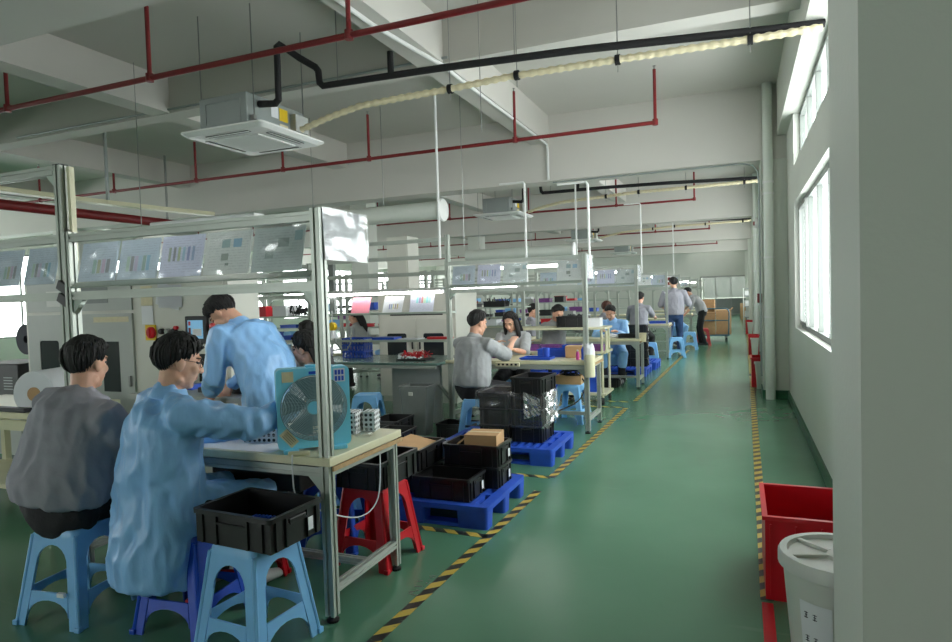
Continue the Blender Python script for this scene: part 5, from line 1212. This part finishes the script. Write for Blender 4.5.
    for q in (1, -1):
        S, E_, Wr = segs[q]; g = 1.15 if kind == 'smock' else 1.0
        pts = [N - U2 * .05 * s + R2 * q * .07, S, S.lerp(E_, .55)]; rr = [.066 * s, .072 * s * g * (1 + (B - 1) * .5), .066 * s * g * B]
        if kind == 'smock' or hem == -1: pts += [E_, E_.lerp(Wr, .6), E_.lerp(Wr, .96)]; rr += [.062 * s * g, .056 * s * g, .043 * s * g]
        else: pts += [S.lerp(E_, .92)]; rr += [.064 * s * B]
        m.limb(pts, rr, None, 14)
    m.build('smock' if kind == 'smock' else 'shirt', top, t, remesh=vc, sm=2, wr=fold, wrs=(9, 9, 4.5))
    cm = MB(); ax = (nk - N).normalized(); cr_ = lambda r, h, fr: [N + ax * h * s + (R2 * math.cos(a) * r * 1.05 + Ft * math.sin(a) * r) * s + Ft * fr * s for a in [2 * PI * i / 20 for i in range(20)]]
    cm.loft([cr_(.06, -.02, 0), cr_(.06, .03, .004), cr_(.064, .034, .004), cr_(.07, .03, .004), cr_(.086, -.004, .006), cr_(.087, -.012, .006), cr_(.08, -.014, .004)], False)
    cm.build('collar', top, t, smooth=True)
    if not (kind == 'smock' and not stand and pz > 9):
        m = MB(); m.limb([P - R * .04 - up * .02, P + U1 * .05], [(.165 * s * B * hipw, .13 * s * hipw), (.17 * s * B * hipw, .125 * s * hipw)], R, 16)
        for q in (1, -1):
            Hp, K, A = legs[q]; m.limb([Hp, Hp.lerp(K, .5), K, K.lerp(A, .5), A + up * .01], [.098 * s, .088 * s, .07 * s, .062 * s, .058 * s], None, 14)
        m.build('trousers', leg, t, remesh=vc, sm=2, wr=.004)
    # hair
    lim = [(0, 42), (30, 38), (55, 22), (72, 8), (82, -6), (97, 0), (112, -24), (140, -40), (180, -48)]
    if hair != 'short': lim = [(0, 46), (30, 40), (55, 18), (72, -8), (90, -18), (112, -30), (140, -38), (180, -44)]
    hm = MB(); na, ne = 56, 14; Cc = H(0, -.012, .02); outer, inner = [], []
    for j in range(ne + 1):
        ro, ri = [], []
        for i in range(na):
            az = -PI + 2 * PI * i / na; lm = math.radians(lerp_tab(lim, abs(math.degrees(az))) - fringe * max(0, math.cos(az)))
            el = PI / 2 - (PI / 2 - lm) * j / ne
            u = V((math.cos(el) * math.sin(az), math.cos(el) * math.cos(az), math.sin(el)))
            r = 1 / math.sqrt((u.x / .075) ** 2 + (u.y / .095) ** 2 + (u.z / .094) ** 2)
            nz = noise.noise(V((az * 5, el * 3, x * 3))) * .004 + noise.noise(V((az * 14, el * 2.5, y))) * .003
            th = (.012 + .012 * max(0, math.sin(el)) + nz) * (1 if j < ne - 2 else (.75, .4)[j - ne + 1] if j > ne - 2 else .92)
            if hair == 'short' and abs(math.degrees(az)) > 60: th *= .3 + .7 * min(1, max(0, (math.sin(el) + .15) / .55))
            w_ = rot @ u; ro.append(Cc + w_ * (r + th) * s); ri.append(Cc + w_ * (r - .006) * s)
        outer.append(ro); inner.append(ri)
    hm.loft(outer + inner[::-1], False)
    rr_ = random.Random(int(abs(x * 100) + abs(y * 37)))
    for i in range(110 if vox < .008 else 24):
        az = rr_.uniform(-2.9, 2.9); el0 = rr_.uniform(.5, 1.3); pts = []
        lm = math.radians(lerp_tab(lim, abs(math.degrees(az))) - fringe * max(0, math.cos(az))); e1 = lm - rr_.uniform(.0, .14)
        tw = rr_.uniform(-.25, .25)
        for k in range(5):
            e = el0 + (e1 - el0) * k / 4; aa = az + tw * k / 4
            u = V((math.cos(e) * math.sin(aa), math.cos(e) * math.cos(aa), math.sin(e))); r = 1 / math.sqrt((u.x / .075) ** 2 + (u.y / .095) ** 2 + (u.z / .094) ** 2)
            pts.append(Cc + rot @ u * (r + (.019, .024, .02, .013, .006)[k] - (.004 if abs(az) > 1.3 else 0)) * s)
        hm.tube(pts, [.004 * s, .0085 * s, .008 * s, .006 * s, .0012], 5)
    if hair == 'long':
        for q in (-1, 1): hm.limb([H(q * .06, .0, .06), H(q * .082, .012, -.02), H(q * .085, .02, -.12), H(q * .088, .035, -.24), H(q * .08, .04, -.32)], [(.03, .02), (.045, .022), (.045, .025), (.042, .022), (.02, .01)], hf, 12)
        hm.limb([H(0, -.09, .03), H(0, -.1, -.08), H(0, -.11, -.2), H(0, -.12, -.3)], [(.07, .03), (.085, .035), (.09, .03), (.06, .015)], hR, 14)
    if hair == 'tail':
        hm.limb([H(0, -.1, .03), H(0, -.135, -.02), H(.01, -.15, -.12), H(.02, -.16, -.24), H(.02, -.15, -.33)], [(.03, .03), (.045, .04), (.055, .045), (.05, .04), (.02, .015)], hR, 14)
        hm.limb([H(0, -.07, .0), H(0, -.11, -.1), H(0, -.12, -.2)], [(.07, .03), (.085, .035), (.05, .02)], hR, 14)
    hm.build('hair', hairm, t, smooth=True)
    if cap: pass
    if glasses:
        g = MB()
        for q in (-1, 1):
            g.tube([H(q * .033 + .021 * math.cos(a), .093, .0 + .016 * math.sin(a)) for a in [2 * PI * i / 16 for i in range(17)]], .0016, 5)
            g.tube([H(q * .055, .092, .006), H(q * .075, .06, .006), H(q * .08, -.015, .008), H(q * .079, -.03, -.005)], .0016, 5)
        g.tube([H(-.012, .094, .003), H(0, .098, .006), H(.012, .094, .003)], .0016, 5)
        g.build('glasses', 'dark', t, smooth=True)
    return t
R_ = math.radians
person('person in a grey work shirt seated on the left stool, back turned, looking right', -3.13, 2.14, .545, R_(84), .16, (-3.0, 2.56, .83), (-3.3, 2.66, .83), R_(98), .1, 1.04, top='grey', vox=.006, big=1.3, hipw=1.12, roll=.1, fold=.012, leg='trous', feet=((-2.95, 2.5, .09), (-3.25, 2.55, .09)))
person('person in a blue smock and glasses on the deep blue stool, arm reaching to fan', -2.55, 2.2, .56, R_(80), .1, (-2.1, 2.62, .97), (-2.5, 2.66, .83), R_(62), .22, 1.03, top='smock', kind='smock', vox=.006, big=1.06, hem=.2, epole=.35, roll=.06, twist=-.25, fold=.018, glasses=True, fringe=10, shoes='shoew', feet=((-2.38, 2.62, .09), (-2.62, 2.62, .09)), curl=.3)
person('person in a blue smock leaning over the machine ledge, head bowed to the left', -2.95, 3.5, .92, R_(178), .56, (-3.42, 3.62, .93), (-3.42, 3.42, .9), R_(190), .95, 1.02, top='smock', kind='smock', stand=True, vox=.006, big=1.08, hem=.42, fold=.016, fringe=18, curl=.9, hdir=(0, 0, -.7))
person('woman with long dark tied hair seated behind the blue fan, facing left', -2.74, 3.75, .53, R_(172), .14, (-2.93, 3.78, .7), (-2.93, 3.63, .7), R_(183), .15, .98, female=True, top='greyl', hair='tail', vox=.006)
person('person in grey leaning forward behind the standing blue smock, mostly hidden', -4.0, 4.95, .95, R_(200), .35, None, None, R_(200), .5, .98, top='grey', stand=True, vox=.01) if False else None
person('person in grey seated with dark hair, half hidden right of the leaning blue smock', -4.15, 5.6, .53, R_(150), .2, (-4.5, 5.8, .8), (-4.5, 5.6, .8), R_(150), .3, 1.0, top='grey', vox=.01)
person('person in a grey shirt on a stool at the second row bench, back turned', -2.62, 6.2, .55, R_(66), .1, (-2.3, 6.62, 1.0), (-2.55, 6.66, .95), R_(58), .2, 1.03, top='greyl', vox=.008, big=1.16, leg='trous')
person('woman with long loose dark hair in grey, looking down at the second row bench', -2.66, 7.75, .56, R_(-80), .2, (-2.72, 7.3, .88), (-2.5, 7.25, .86), R_(-95), .5, .98, female=True, top='greyl', hair='long', vox=.008)
person('person in a blue smock bending over the third row bench, black hair, facing the camera', -2.02, 11.0, .56, R_(-80), .3, (-2.12, 10.5, .86), (-1.85, 10.52, .86), R_(-100), .55, 1.0, top='smock', kind='smock', vox=.009, hem=.3)
person('person with brown hair in grey seated behind the bending blue smock', -2.56, 12.6, .58, R_(30), .2, (-2.2, 12.9, .85), (-2.3, 13.1, .85), R_(40), .2, .98, female=True, top='grey', hairm='hairb', vox=.01)
person('person in a grey shirt seen from behind at the fourth row bench', -2.02, 14.1, .7, R_(80), .1, (-1.75, 14.6, .95), (-2.2, 14.6, .95), R_(80), .2, 1.02, top='grey', stand=False, vox=.01, leg='trous')
person('tall person in a grey shirt and jeans standing at the aisle edge, back turned', -1.42, 15.6, .98, R_(100), .04, (-1.2, 15.88, 1.08), (-1.68, 15.88, 1.1), R_(105), .15, 1.07, top='grey', leg='jeans', stand=True, vox=.01, big=1.1, shoes='shoew')
person('person in pale grey bending over a bench beside the cardboard trolley', -.95, 18.3, .92, R_(178), .55, (-1.4, 18.3, .85), (-1.4, 18.1, .85), R_(185), .6, .98, top='greyl', stand=True, vox=.011, hair='short')
person('person in a blue smock at the fifth row bench, left of the bending worker', -1.75, 18.9, .6, R_(-60), .2, (-1.7, 18.4, .85), (-1.8, 18.4, .85), R_(-60), .4, .98, top='smock', kind='smock', vox=.011, hem=.3)
person('person with a dark ponytail in grey seen through the shelves of the green mat bench', -5.9, 9.3, .6, R_(180), .2, None, None, R_(185), .2, .98, female=True, top='greyl', hair='tail', vox=.012)
person('person with black hair in a blue smock seen through the shelves, behind the ponytailed one', -6.05, 10.8, .5, R_(160), .2, None, None, R_(160), .2, .95, top='smock', kind='smock', vox=.012, hem=.3)
person('person in pale grey reaching over the cream trolley table, partly hidden by the black crate', -2.62, 9.4, .62, R_(-60), .3, (-2.2, 9.05, 1.1), (-2.0, 9.1, 1.08), R_(-40), .5, .98, female=True, top='greyl', hair='short', vox=.011)
person('person in grey facing right, small behind the second row woman', -3.6, 11.2, .56, R_(30), .15, None, None, R_(20), .1, 1.0, top='grey', vox=.012)
